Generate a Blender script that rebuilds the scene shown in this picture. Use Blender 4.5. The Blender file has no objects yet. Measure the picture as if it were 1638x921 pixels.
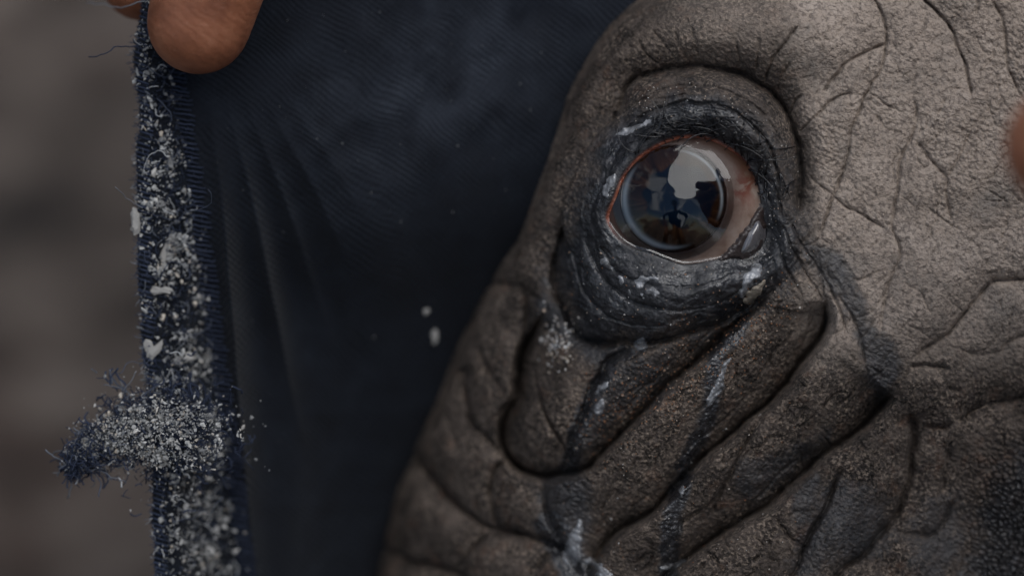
import bpy, math, random
import numpy as np
from mathutils import Vector, Matrix

# ------------------------------------------------------------------ frame, camera, light
S = 0.000115                     # metres per photograph pixel on the focus plane
DC = 0.52                        # camera distance (m)
DCP = DC / S                     # the same in photo pixels
PITCH = math.radians(40)
ORG = Vector((0.0, 0.0, 0.42))   # centre of the focus plane in the world
RIGHT = Vector((1, 0, 0))
UP = Vector((0, math.sin(PITCH), math.cos(PITCH)))
TOCAM = Vector((0, -math.cos(PITCH), math.sin(PITCH)))

scene = bpy.context.scene
col = scene.collection
cam_d = bpy.data.cameras.new('camera')
cam = bpy.data.objects.new('camera', cam_d)
col.objects.link(cam)
cam.matrix_world = Matrix.Translation(ORG + TOCAM * DC) @ Matrix((RIGHT, UP, TOCAM)).transposed().to_4x4()
cam_d.sensor_width = 36.0
cam_d.lens = 36.0 * DC / (1638 * S)
cam_d.clip_start = 0.02
cam_d.clip_end = 400.0
cam_d.dof.use_dof = True
cam_d.dof.focus_distance = DC
cam_d.dof.aperture_fstop = 4.6
scene.camera = cam

SUN_EL, SUN_AZ = math.radians(67), math.radians(123)     # azimuth clockwise from +Y
world = bpy.data.worlds.new('World')
scene.world = world
world.use_nodes = True
wn = world.node_tree.nodes; wl = world.node_tree.links
wn.clear()
w_out = wn.new('ShaderNodeOutputWorld'); w_bg = wn.new('ShaderNodeBackground')
w_sky = wn.new('ShaderNodeTexSky'); w_sky.sky_type = 'NISHITA'; w_sky.sun_disc = False
w_sky.sun_elevation = SUN_EL; w_sky.sun_rotation = SUN_AZ
w_sky.dust_density = 0.6
# broken cloud over the whole dome
w_tc = wn.new('ShaderNodeTexCoord')
w_nz = wn.new('ShaderNodeTexNoise'); w_nz.inputs['Scale'].default_value = 3.0
w_nz.inputs['Detail'].default_value = 7.0; w_nz.inputs['Distortion'].default_value = 0.5
w_rp = wn.new('ShaderNodeValToRGB')
w_rp.color_ramp.elements[0].position = 0.50; w_rp.color_ramp.elements[1].position = 0.62
w_mx = wn.new('ShaderNodeMix'); w_mx.data_type = 'RGBA'
w_mx.inputs['B'].default_value = (11.0, 11.4, 12.2, 1)
wl.new(w_tc.outputs['Generated'], w_nz.inputs['Vector'])
wl.new(w_nz.outputs['Fac'], w_rp.inputs['Fac'])
wl.new(w_rp.outputs['Color'], w_mx.inputs['Factor'])
wl.new(w_sky.outputs['Color'], w_mx.inputs['A'])
wl.new(w_mx.outputs['Result'], w_bg.inputs['Color'])
w_bg.inputs['Strength'].default_value = 0.085
wl.new(w_bg.outputs['Background'], w_out.inputs['Surface'])

sun_d = bpy.data.lights.new('sun', 'SUN')
sun = bpy.data.objects.new('sun', sun_d); col.objects.link(sun)
sun_d.energy = 2.7; sun_d.angle = math.radians(62); sun_d.color = (1.0, 0.975, 0.94)
sd = Vector((math.sin(SUN_AZ) * math.cos(SUN_EL), math.cos(SUN_AZ) * math.cos(SUN_EL), math.sin(SUN_EL)))
sun.rotation_euler = sd.to_track_quat('Z', 'Y').to_euler()
sun.location = (0, 0, 3)

vs = scene.view_settings
vs.view_transform = 'Standard'; vs.look = 'None'; vs.gamma = 1.0; vs.use_curve_mapping = False
vs.exposure = 0.1
scene.cycles.use_denoising = True
scene.cycles.max_bounces = 8
scene.cycles.transparent_max_bounces = 12

rng = np.random.default_rng(7)
random.seed(7)

# ------------------------------------------------------------------ numeric helpers
def P(px, py, z):
    """photo pixel + height over the focus plane (pixels, towards the camera) -> world (N,3)"""
    px = np.asarray(px, float); py = np.asarray(py, float); z = np.asarray(z, float)
    k = (DCP - z) / DCP
    X = (px - 819.0) * k * S; Y = (460.5 - py) * k * S; Z = z * S
    R = np.array(RIGHT); U = np.array(UP); T = np.array(TOCAM); O = np.array(ORG)
    return O + X[..., None] * R + Y[..., None] * U + Z[..., None] * T

def sstep(a, b, x):
    t = np.clip((x - a) / (b - a), 0, 1)
    return t * t * (3 - 2 * t)

def hash2(ix, iy, seed):
    h = (ix.astype(np.int64) * 374761393 + iy.astype(np.int64) * 668265263 + seed * 974634777) & 0xffffffff
    h = ((h ^ (h >> 13)) * 1274126177) & 0xffffffff
    h = ((h ^ (h >> 16)) * 2246822519) & 0xffffffff
    return ((h ^ (h >> 15)) & 0xffffff) / float(0xffffff)

def vnoise(x, y, seed=0):
    ix = np.floor(x); iy = np.floor(y)
    fx = x - ix; fy = y - iy
    fx = fx * fx * fx * (fx * (fx * 6 - 15) + 10); fy = fy * fy * fy * (fy * (fy * 6 - 15) + 10)
    a = hash2(ix, iy, seed); b = hash2(ix + 1, iy, seed); c = hash2(ix, iy + 1, seed); d = hash2(ix + 1, iy + 1, seed)
    return (a + (b - a) * fx + (c - a) * fy + (a - b - c + d) * fx * fy) * 2 - 1

def fbm(x, y, seed=0, octv=4, gain=0.5):
    r = 0; a = 1.0; t = 0
    for o in range(octv):
        r = r + a * vnoise(x * 2 ** o + 17.3 * o, y * 2 ** o - 9.1 * o, seed + o * 31); t += a; a *= gain
    return r / t

def worley(x, y, seed=0):
    ix = np.floor(x); iy = np.floor(y)
    f1 = np.full(x.shape, 9.0); f2 = np.full(x.shape, 9.0)
    for dx in (-1, 0, 1):
        for dy in (-1, 0, 1):
            cx = ix + dx; cy = iy + dy
            d = np.hypot(cx + hash2(cx, cy, seed) - x, cy + hash2(cx, cy, seed + 77) - y)
            m = d < f1
            f2 = np.where(m, f1, np.minimum(f2, d)); f1 = np.where(m, d, f1)
    return f1, f2

def catmull(pts, n=6, closed=False):
    p = np.array(pts, float)
    if closed:
        q = np.vstack([p[-1], p, p[0], p[1]])
    else:
        q = np.vstack([2 * p[0] - p[1], p, 2 * p[-1] - p[-2]])
    out = []
    for i in range(1, len(q) - 2):
        for t in np.linspace(0, 1, n, endpoint=False):
            a, b, c, d = q[i - 1], q[i], q[i + 1], q[i + 2]
            out.append(0.5 * (2 * b + (c - a) * t + (2 * a - 5 * b + 4 * c - d) * t * t + (3 * b - a - 3 * c + d) * t ** 3))
    if not closed:
        out.append(q[-2])
    return np.array(out)

def polydist(x, y, pl, closed=False):
    """distance, parameter 0..1 along, side (+1 right of travel on screen)"""
    n = len(pl); segs = n if closed else n - 1
    best = np.full(x.shape, 1e9); par = np.zeros(x.shape); side = np.zeros(x.shape)
    for i in range(segs):
        a = pl[i]; b = pl[(i + 1) % n]; d = b - a; L2 = d @ d + 1e-9
        rx = x - a[0]; ry = y - a[1]
        t = np.clip((rx * d[0] + ry * d[1]) / L2, 0, 1)
        dd = np.hypot(rx - t * d[0], ry - t * d[1])
        m = dd < best
        best = np.where(m, dd, best); par = np.where(m, (i + t) / segs, par)
        side = np.where(m, np.sign(d[0] * ry - d[1] * rx), side)
    return best, par, side

def inpoly(x, y, pl):
    r = np.zeros(x.shape, bool); n = len(pl); j = n - 1
    for i in range(n):
        xi, yi = pl[i]; xj, yj = pl[j]
        if yi != yj:
            r ^= ((yi > y) != (yj > y)) & (x < (xj - xi) * (y - yi) / (yj - yi) + xi)
        j = i
    return r

def sdist(x, y, pl):
    """signed distance to a closed polygon, negative inside"""
    d, _, _ = polydist(x, y, pl, True)
    return np.where(inpoly(x, y, pl), -d, d)

# ------------------------------------------------------------------ scene helpers
def mesh_obj(name, verts, faces, mat=None, parent=None, smooth=True):
    me = bpy.data.meshes.new(name)
    verts = np.asarray(verts, np.float32)
    if isinstance(faces, np.ndarray):
        nf, k = faces.shape
        me.vertices.add(len(verts)); me.vertices.foreach_set('co', verts.ravel())
        me.loops.add(nf * k); me.loops.foreach_set('vertex_index', faces.astype(np.int32).ravel())
        me.polygons.add(nf)
        me.polygons.foreach_set('loop_start', np.arange(0, nf * k, k, dtype=np.int32))
        me.polygons.foreach_set('loop_total', np.full(nf, k, np.int32))
        me.update(calc_edges=True)
    else:
        me.from_pydata([tuple(v) for v in verts], [], faces)
        me.update()
    if smooth:
        me.polygons.foreach_set('use_smooth', np.ones(len(me.polygons), bool))
    ob = bpy.data.objects.new(name, me); col.objects.link(ob)
    if mat: me.materials.append(mat)
    if parent: put_under(ob, parent)
    return ob

def put_under(ob, parent):
    ob.parent = parent
    ob.matrix_parent_inverse = parent_world(parent).inverted()

def parent_world(o):
    m = Matrix.LocRotScale(o.location, o.rotation_euler, o.scale)
    if o.parent:
        m = parent_world(o.parent) @ o.matrix_parent_inverse @ m
    return m

def attr(ob, name, vals):
    a = ob.data.attributes.new(name, 'FLOAT', 'POINT')
    a.data.foreach_set('value', np.asarray(vals, np.float32).ravel())

def empty(name, loc, label, cat, group=None):
    o = bpy.data.objects.new(name, None); col.objects.link(o)
    o.location = loc; o.empty_display_size = 0.05
    o['label'] = label; o['category'] = cat
    if group: o['group'] = group
    return o

def grid_faces(ny, nx):
    i = np.arange(ny * nx).reshape(ny, nx)
    return np.stack([i[:-1, :-1], i[1:, :-1], i[1:, 1:], i[:-1, 1:]], -1).reshape(-1, 4)

class NT:
    """small node-tree writer"""
    def __init__(self, name):
        self.m = bpy.data.materials.new(name); self.m.use_nodes = True
        self.t = self.m.node_tree; self.n = self.t.nodes; self.n.clear()
        self.out = self.n.new('ShaderNodeOutputMaterial')
        self.tc = self.n.new('ShaderNodeTexCoord')
    def link(self, a, b): self.t.links.new(a, b)
    def setin(self, sock, v):
        if hasattr(v, 'is_output'): self.link(v, sock)
        elif v is not None: sock.default_value = v
    def node(self, kind, **kw):
        nd = self.n.new(kind)
        for k, v in kw.items(): setattr(nd, k, v)
        return nd
    def noise(self, scale, detail=4, rough=0.55, dist=0.0, vec=None):
        nd = self.node('ShaderNodeTexNoise')
        self.setin(nd.inputs['Vector'], vec or self.tc.outputs['Object'])
        nd.inputs['Scale'].default_value = scale; nd.inputs['Detail'].default_value = detail
        nd.inputs['Roughness'].default_value = rough; nd.inputs['Distortion'].default_value = dist
        return nd.outputs['Fac']
    def voronoi(self, scale, feature='F1', vec=None, out='Distance'):
        nd = self.node('ShaderNodeTexVoronoi', feature=feature)
        self.setin(nd.inputs['Vector'], vec or self.tc.outputs['Object'])
        nd.inputs['Scale'].default_value = scale
        return nd.outputs[out]
    def ramp(self, fac, stops, interp='LINEAR'):
        nd = self.node('ShaderNodeValToRGB'); self.setin(nd.inputs['Fac'], fac)
        cr = nd.color_ramp; cr.interpolation = interp
        while len(cr.elements) < len(stops): cr.elements.new(0.5)
        for e, (p, c) in zip(cr.elements, stops):
            e.position = p; e.color = (c, c, c, 1) if not hasattr(c, '__len__') else (*c, 1)
        return nd.outputs['Color']
    def mix(self, fac, a, b, blend='MIX'):
        nd = self.node('ShaderNodeMix', data_type='RGBA', blend_type=blend)
        self.setin(nd.inputs['Factor'], fac)
        for s, v in (('A', a), ('B', b)):
            if isinstance(v, tuple): v = (*v, 1)
            self.setin(nd.inputs[s], v)
        return nd.outputs['Result']
    def math(self, op, a, b=None, clamp=False):
        nd = self.node('ShaderNodeMath', operation=op, use_clamp=clamp)
        self.setin(nd.inputs[0], a)
        if b is not None: self.setin(nd.inputs[1], b)
        return nd.outputs[0]
    def at(self, name):
        return self.node('ShaderNodeAttribute', attribute_name=name).outputs['Fac']
    def bump(self, h, strength, dist, normal=None):
        nd = self.node('ShaderNodeBump'); nd.inputs['Strength'].default_value = strength
        nd.inputs['Distance'].default_value = dist; self.setin(nd.inputs['Height'], h)
        if normal: self.link(normal, nd.inputs['Normal'])
        return nd.outputs['Normal']
    def principled(self, color, rough, normal=None, spec=0.5, coat=None, sss=None, sheen=None):
        b = self.node('ShaderNodeBsdfPrincipled')
        if isinstance(color, tuple): color = (*color, 1)
        self.setin(b.inputs['Base Color'], color); self.setin(b.inputs['Roughness'], rough)
        self.setin(b.inputs['Specular IOR Level'], spec)
        if normal: self.link(normal, b.inputs['Normal'])
        if coat is not None:
            self.setin(b.inputs['Coat Weight'], coat); b.inputs['Coat Roughness'].default_value = 0.08
        if sss:
            b.inputs['Subsurface Weight'].default_value = sss[0]
            b.inputs['Subsurface Radius'].default_value = sss[1]; b.inputs['Subsurface Scale'].default_value = sss[2]
        if sheen is not None:
            b.inputs['Sheen Weight'].default_value = sheen; b.inputs['Sheen Roughness'].default_value = 0.5
        self.link(b.outputs[0], self.out.inputs['Surface'])
        return b
    def done(self): return self.m

# ------------------------------------------------------------------ ground
def m_ground():
    t = NT('dry_earth')
    c = t.ramp(t.noise(17, 7, 0.58, 0.2), [(0.34, (0.045, 0.038, 0.035)), (0.5, (0.14, 0.113, 0.096)), (0.66, (0.33, 0.275, 0.236))])
    c = t.mix(t.ramp(t.noise(9, 3, .5, .8), [(0.55, 0.0), (0.68, 0.5)]), c, (0.085, 0.05, 0.04))
    n = t.bump(t.noise(60, 8, 0.65), 0.8, 0.02)
    t.principled(c, 0.95, n, 0.2)
    return t.done()

GN = 220
gx = np.sign(np.linspace(-1, 1, GN)) * np.abs(np.linspace(-1, 1, GN)) ** 4 * 150
GX, GY = np.meshgrid(gx, gx)
GZ = 0.02 * fbm(GX * 1.7, GY * 1.7, 5) * np.exp(-np.hypot(GX, GY) / 20) + 0.008 * fbm(GX * 11, GY * 11, 8)
ground = mesh_obj('ground', np.stack([GX, GY, GZ], -1).reshape(-1, 3), grid_faces(GN, GN)[:, ::-1], m_ground())
ground['kind'] = 'structure'

# ------------------------------------------------------------------ the rhinoceros' hide
BOUND = catmull([(1900, -420), (1600, -300), (1330, -200), (1180, -120), (1095, -55), (1035, 0), (985, 45), (945, 100), (915, 160), (895, 230), (870, 300), (835, 390), (795, 445),
                 (768, 500), (737, 560), (707, 640), (672, 720), (642, 790), (625, 860), (612, 921), (600, 1050), (600, 1400), (640, 2200), (640, 3800)], 5)
APERTURE = catmull([(969, 348), (982, 314), (996, 280), (1022, 249), (1053, 229), (1087, 217), (1121, 216), (1149, 224), (1174, 239), (1197, 261), (1212, 290), (1218, 320),
                    (1222, 348), (1227, 371), (1221, 391), (1203, 409), (1185, 414), (1166, 413), (1143, 418), (1098, 425), (1070, 418), (1039, 406), (1011, 398), (985, 378)], 4, True)
EC = np.array([1095.0, 322.0])
# outline of the whole lid mound: upper-lid fold, then round under the lower lid
LIDRING = catmull([(1010, 130), (1062, 114), (1108, 107), (1160, 112), (1193, 124), (1232, 147), (1258, 179), (1272, 215), (1279, 254), (1280, 300), (1282, 351), (1280, 400), (1262, 440), (1225, 472),
                   (1153, 517), (1124, 525), (1091, 534), (1065, 542), (1033, 545), (1000, 545), (974, 550), (941, 543), (921, 530), (905, 504), (892, 472), (887, 433), (893, 390), (910, 330), (935, 270), (960, 215), (985, 165)], 4, True)

EYE_R, ZE = 205.0, 34.0          # globe radius and apex height
def globe_z(x, y):
    r = np.hypot(x - EC[0], y - EC[1])
    inner = ZE - EYE_R + np.sqrt(np.clip(EYE_R ** 2 - np.minimum(r, 170.0) ** 2, 0, None))
    return inner - 1.2 * np.clip(r - 170.0, 0, None)
# pts, broad depth, broad width, sharp depth, sharp width
CREASES = [
    ([(978, 202), (991, 169), (1010, 130), (1062, 113), (1108, 106), (1160, 111), (1193, 123), (1232, 146), (1258, 178), (1272, 214), (1279, 254), (1279, 293), (1274, 345)], 40, 27, 15, 6.5),
    ([(1225, 466), (1190, 496), (1153, 517), (1124, 525), (1091, 534), (1065, 542), (1033, 545), (1000, 545), (974, 551), (941, 544), (921, 530), (905, 504), (892, 472), (887, 433), (897, 385), (915, 340)], 30, 34, 22, 8),
    ([(1043, 46), (1062, 72), (1082, 98)], 3, 9, 5, 3), ([(1020, 62), (1036, 88), (1056, 108)], 3, 9, 6, 3), ([(1108, 42), (1113, 75), (1121, 98)], 3, 9, 5, 3),
    ([(1079, 49), (1088, 78), (1108, 104)], 3, 9, 4, 3), ([(1176, 62), (1183, 88), (1186, 108)], 3, 9, 6, 3), ([(1214, 59), (1211, 88), (1209, 118)], 3, 9, 6, 3),
    ([(1278, 40), (1248, 75), (1232, 101), (1225, 135)], 5, 14, 10, 3.2), ([(1263, 101), (1248, 124), (1241, 148)], 4, 10, 9, 3), ([(1287, 150), (1271, 166), (1262, 190)], 4, 10, 11, 3.4),
    ([(1366, 150), (1332, 159), (1303, 186), (1278, 214)], 4, 12, 8, 3), ([(1417, 73), (1386, 83), (1361, 98), (1337, 122), (1317, 147)], 6, 16, 11, 3.4),
    ([(1395, -10), (1415, 34), (1417, 73), (1410, 112), (1391, 142), (1371, 186), (1359, 220), (1354, 264), (1332, 313), (1312, 381)], 6, 18, 10, 3.4),
    ([(1293, 279), (1332, 313), (1366, 337), (1420, 367)], 5, 14, 8, 3), ([(1470, -20), (1481, 0), (1513, 34), (1532, 73), (1545, 108), (1554, 156)], 8, 22, 11, 4),
    ([(1586, 0), (1606, 39), (1615, 108), (1635, 161)], 6, 20, 7, 4),
    ([(1466, 161), (1464, 205), (1444, 249), (1435, 303), (1427, 362), (1440, 401), (1434, 425), (1422, 457), (1414, 493), (1407, 532)], 7, 22, 6, 4.5),
    ([(1464, 225), (1493, 259), (1515, 288), (1513, 308), (1523, 357)], 7, 20, 6, 4), ([(1515, 288), (1537, 244), (1552, 210)], 5, 18, 4, 4),
    ([(1460, 575), (1482, 555), (1508, 542), (1531, 516), (1554, 487), (1574, 464), (1587, 451), (1622, 446), (1670, 444)], 16, 30, 10, 5),
    ([(1453, 588), (1482, 583), (1521, 589)], 12, 16, 9, 5), ([(1515, 620), (1541, 624)], 9, 14, 6, 5), ([(1475, 680), (1503, 685), (1527, 678)], 14, 18, 8, 5),
    ([(1531, 680), (1552, 656), (1579, 645), (1614, 640), (1670, 622)], 18, 30, 8, 6), ([(1600, 560), (1625, 540), (1660, 535)], 8, 18, 5, 5), ([(1540, 560), (1580, 566), (1620, 556)], 7, 20, 3, 5),
    # folds within the lids
    ([(972, 262), (990, 222), (1020, 192), (1062, 172), (1108, 164), (1150, 170), (1190, 190), (1222, 222), (1240, 262), (1248, 310), (1250, 352)], 9, 16, 7, 4),
    ([(1000, 180), (1040, 152), (1085, 138), (1130, 138), (1180, 153), (1220, 182), (1246, 220), (1260, 262), (1263, 310)], 7, 13, 5, 3.5),
    ([(935, 330), (938, 380), (955, 430), (990, 468), (1040, 492), (1095, 497), (1150, 484), (1190, 462)], 8, 18, 5, 4),
    ([(915, 400), (928, 450), (960, 496), (1010, 520), (1070, 520)], 7, 15, 5, 4), ([(960, 395), (985, 432), (1030, 452), (1085, 460), (1140, 452), (1180, 438)], 5, 12, 4, 3),
    ([(1252, 360), (1268, 400), (1296, 445), (1318, 480)], 6, 9, 6, 3), ([(1240, 380), (1254, 420), (1276, 460), (1290, 490)], 6, 9, 5, 3), ([(1262, 350), (1284, 392), (1318, 440), (1338, 480), (1356, 530)], 6, 9, 6, 3),
    ([(1236, 410), (1240, 440), (1232, 470)], 5, 8, 5, 3), ([(1340, 470), (1366, 510), (1382, 560), (1388, 610)], 6, 10, 5, 3.5),
    # the big folds under the eye
    ([(1428, 630), (1418, 642), (1405, 655), (1377, 684), (1346, 708), (1315, 729), (1290, 750), (1259, 778), (1214, 816), (1165, 844), (1123, 875), (1095, 896), (1060, 925), (1010, 990)], 52, 46, 20, 8),
    ([(1346, 746), (1332, 781), (1318, 816), (1301, 847), (1283, 889), (1260, 935)], 22, 34, 20, 6),
    ([(1455, 660), (1463, 694), (1458, 739), (1449, 788), (1428, 830), (1393, 872), (1353, 907), (1310, 950)], 34, 40, 18, 9),
    ([(1433, 851), (1475, 854), (1503, 844), (1525, 800)], 16, 26, 8, 7), ([(1520, 700), (1512, 760), (1500, 800)], 14, 26, 6, 7),
    ([(1322, 480), (1324, 504), (1314, 530), (1303, 553), (1283, 577), (1261, 606), (1236, 637), (1186, 677), (1151, 708), (1106, 750), (1064, 795), (1029, 826), (991, 847), (963, 875), (940, 925)], 54, 44, 32, 8),
    ([(1225, 476), (1182, 514), (1163, 528), (1140, 553), (1107, 582), (1072, 612), (1034, 650), (996, 689), (963, 725), (935, 750), (903, 758), (872, 763), (837, 751), (809, 729), (801, 687), (809, 659), (825, 635), (828, 595), (837, 556), (849, 537), (868, 505)], 50, 36, 30, 8),
    ([(856, 590), (861, 628), (872, 659), (886, 687), (903, 718), (905, 750)], 16, 22, 16, 5),
    ([(905, 750), (914, 705), (930, 668), (943, 631), (958, 605), (975, 575), (1010, 556)], 26, 24, 14, 9),
    ([(775, 452), (807, 455), (837, 463), (868, 480)], 26, 26, 10, 8), ([(837, 463), (843, 500), (837, 556)], 22, 22, 12, 7),
    ([(762, 553), (778, 586), (798, 615), (813, 640)], 16, 22, 8, 6), ([(742, 582), (742, 620), (753, 670), (771, 694), (795, 718), (812, 732)], 24, 26, 14, 6),
    ([(812, 732), (792, 753), (785, 785), (792, 823), (795, 844)], 22, 24, 16, 7),
    ([(660, 725), (677, 743), (694, 767), (718, 795), (746, 819), (774, 837), (795, 844), (826, 851), (858, 861), (900, 877), (940, 925)], 36, 34, 22, 8),
    ([(868, 764), (872, 806), (882, 837), (897, 872)], 20, 24, 12, 8), ([(610, 870), (652, 896), (687, 901), (718, 910), (746, 921), (800, 960)], 30, 30, 16, 8),
    ([(795, 844), (764, 868), (743, 889), (730, 912)], 16, 22, 10, 7), ([(897, 877), (872, 889), (858, 915)], 16, 20, 10, 7), ([(708, 650), (722, 690), (735, 730)], 12, 24, 5, 7),
    ([(1226, 650), (1200, 694), (1179, 732), (1165, 764), (1151, 792), (1140, 823)], 20, 22, 16, 6), ([(1158, 790), (1126, 813), (1095, 832), (1085, 850)], 14, 18, 14, 5),
    ([(1241, 823), (1262, 856), (1282, 870)], 10, 20, 10, 5), ([(1195, 700), (1215, 730), (1250, 745)], 3, 14, 3, 4),
]
for _c in range(12):      # lesser random wrinkles over the brow and cheek
    x0 = rng.uniform(1330, 1640); y0 = rng.uniform(-20, 620); a = rng.choice([1.9, 2.2, 0.6, 0.9]) + rng.normal(0, .25); L = rng.uniform(25, 75)
    q = [(x0 + math.cos(a) * L * t + rng.normal(0, 3), y0 + math.sin(a) * L * t + rng.normal(0, 3)) for t in (0, .33, .66, 1)]
    CREASES.append((q, 2.5, 10, rng.uniform(2, 4), 2.6))
for _c in range(170):      # short wrinkles across and along the folds
    x0 = rng.uniform(700, 1420); y0 = rng.uniform(560, 910); a = rng.choice([2.35, 0.8]) + rng.normal(0, .35); L = rng.uniform(14, 46)
    q = [(x0 + math.cos(a) * L * t + rng.normal(0, 3), y0 + math.sin(a) * L * t + rng.normal(0, 3)) for t in (0, .33, .66, 1)]
    CREASES.append((q, 2.0, 8, rng.uniform(4, 10), 3.2))
for _big in [c for c in CREASES if c[1] >= 48 and c[0][0][1] > 400]:      # fine creases running along the big folds
    bp = catmull(_big[0], 4)
    for off in (16, 27, 38, 50, 62, 76):
        n_ = len(bp); i0_ = rng.integers(0, int(n_ * .6)); i1_ = min(n_, i0_ + rng.integers(6, 15))
        sg = bp[i0_:i1_:2]
        if len(sg) < 3: continue
        tg = np.gradient(sg, axis=0); tg /= np.hypot(tg[:, 0], tg[:, 1])[:, None] + 1e-9
        CREASES.append((sg + np.stack([-tg[:, 1], tg[:, 0]], 1) * (off + rng.normal(0, 4, (len(sg), 1))) + rng.normal(0, 2.0, sg.shape), rng.uniform(3, 8), 12, rng.uniform(6, 12), 3.6))
for _c in range(75):      # fine mesh of lines over the brow and cheek
    x0 = rng.uniform(1285, 1640); y0 = rng.uniform(-20, 660); a = rng.choice([2.0, 1.75, 0.55, 2.6]) + rng.normal(0, .22); L = rng.uniform(25, 95); b_ = rng.normal(0, .5)
    q = [(x0 + math.cos(a + b_ * t) * L * t + rng.normal(0, 2), y0 + math.sin(a + b_ * t) * L * t + rng.normal(0, 2)) for t in (0, .25, .5, .75, 1)]
    CREASES.append((q, 1.6, 8, rng.uniform(1.5, 4.2), 2.6))
CREASES = [(catmull(c[0], 5),) + tuple(c[1:]) for c in CREASES]

DARKPATCH = [  # tear-stained or bare dark skin, one fold underside with shade put in: closed outlines, feather
    (catmull([(1290, 385), (1342, 405), (1359, 431), (1378, 464), (1391, 497), (1401, 526), (1430, 545), (1442, 580), (1424, 620), (1400, 640), (1385, 600), (1372, 540), (1345, 490), (1318, 450), (1285, 420)], 4, True), 9, 0.95),
    (catmull([(1575, 810), (1610, 760), (1670, 720), (1700, 1000), (1530, 1000), (1550, 890)], 4, True), 26, 1.0),
    (catmull([(1300, 800), (1345, 770), (1400, 800), (1430, 850), (1380, 890), (1300, 925), (1270, 910)], 4, True), 18, 0.8),
    (catmull([(1180, 745), (1250, 720), (1330, 690), (1290, 745), (1230, 790), (1190, 790)], 4, True), 14, 0.75),  # underside of the fold: stain plus shade put into the pigment
    (catmull([(1270, 790), (1310, 760), (1300, 830), (1272, 850)], 4, True), 9, 0.8),
    (catmull([(1470, 820), (1520, 790), (1560, 840), (1500, 930), (1460, 900)], 4, True), 22, 0.7),
    (catmull([(858, 760), (920, 750), (950, 800), (930, 880), (880, 870)], 4, True), 16, 0.9),
    (catmull([(862, 480), (900, 490), (930, 540), (1000, 556), (1045, 552), (1010, 575), (960, 590), (935, 570), (880, 530)], 4, True), 10, 0.95),
    (catmull([(1060, 640), (1000, 655), (960, 700), (930, 745), (905, 750), (915, 700), (950, 610), (1010, 575), (1080, 560)], 4, True), 12, 0.75),
]
WETLINES = [  # tear tracks: centre line, half width
    (catmull([(1200, 470), (1175, 535), (1150, 560), (1143, 590), (1137, 652), (1123, 690), (1105, 722), (1092, 748)], 5), 13),
    (catmull([(1092, 770), (1082, 800), (1074, 840), (1071, 893), (1068, 930)], 5), 16),
    (catmull([(972, 590), (945, 640), (925, 690), (912, 745)], 5), 15),
    (catmull([(880, 840), (905, 880), (930, 930)], 4), 26),
]

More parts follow.
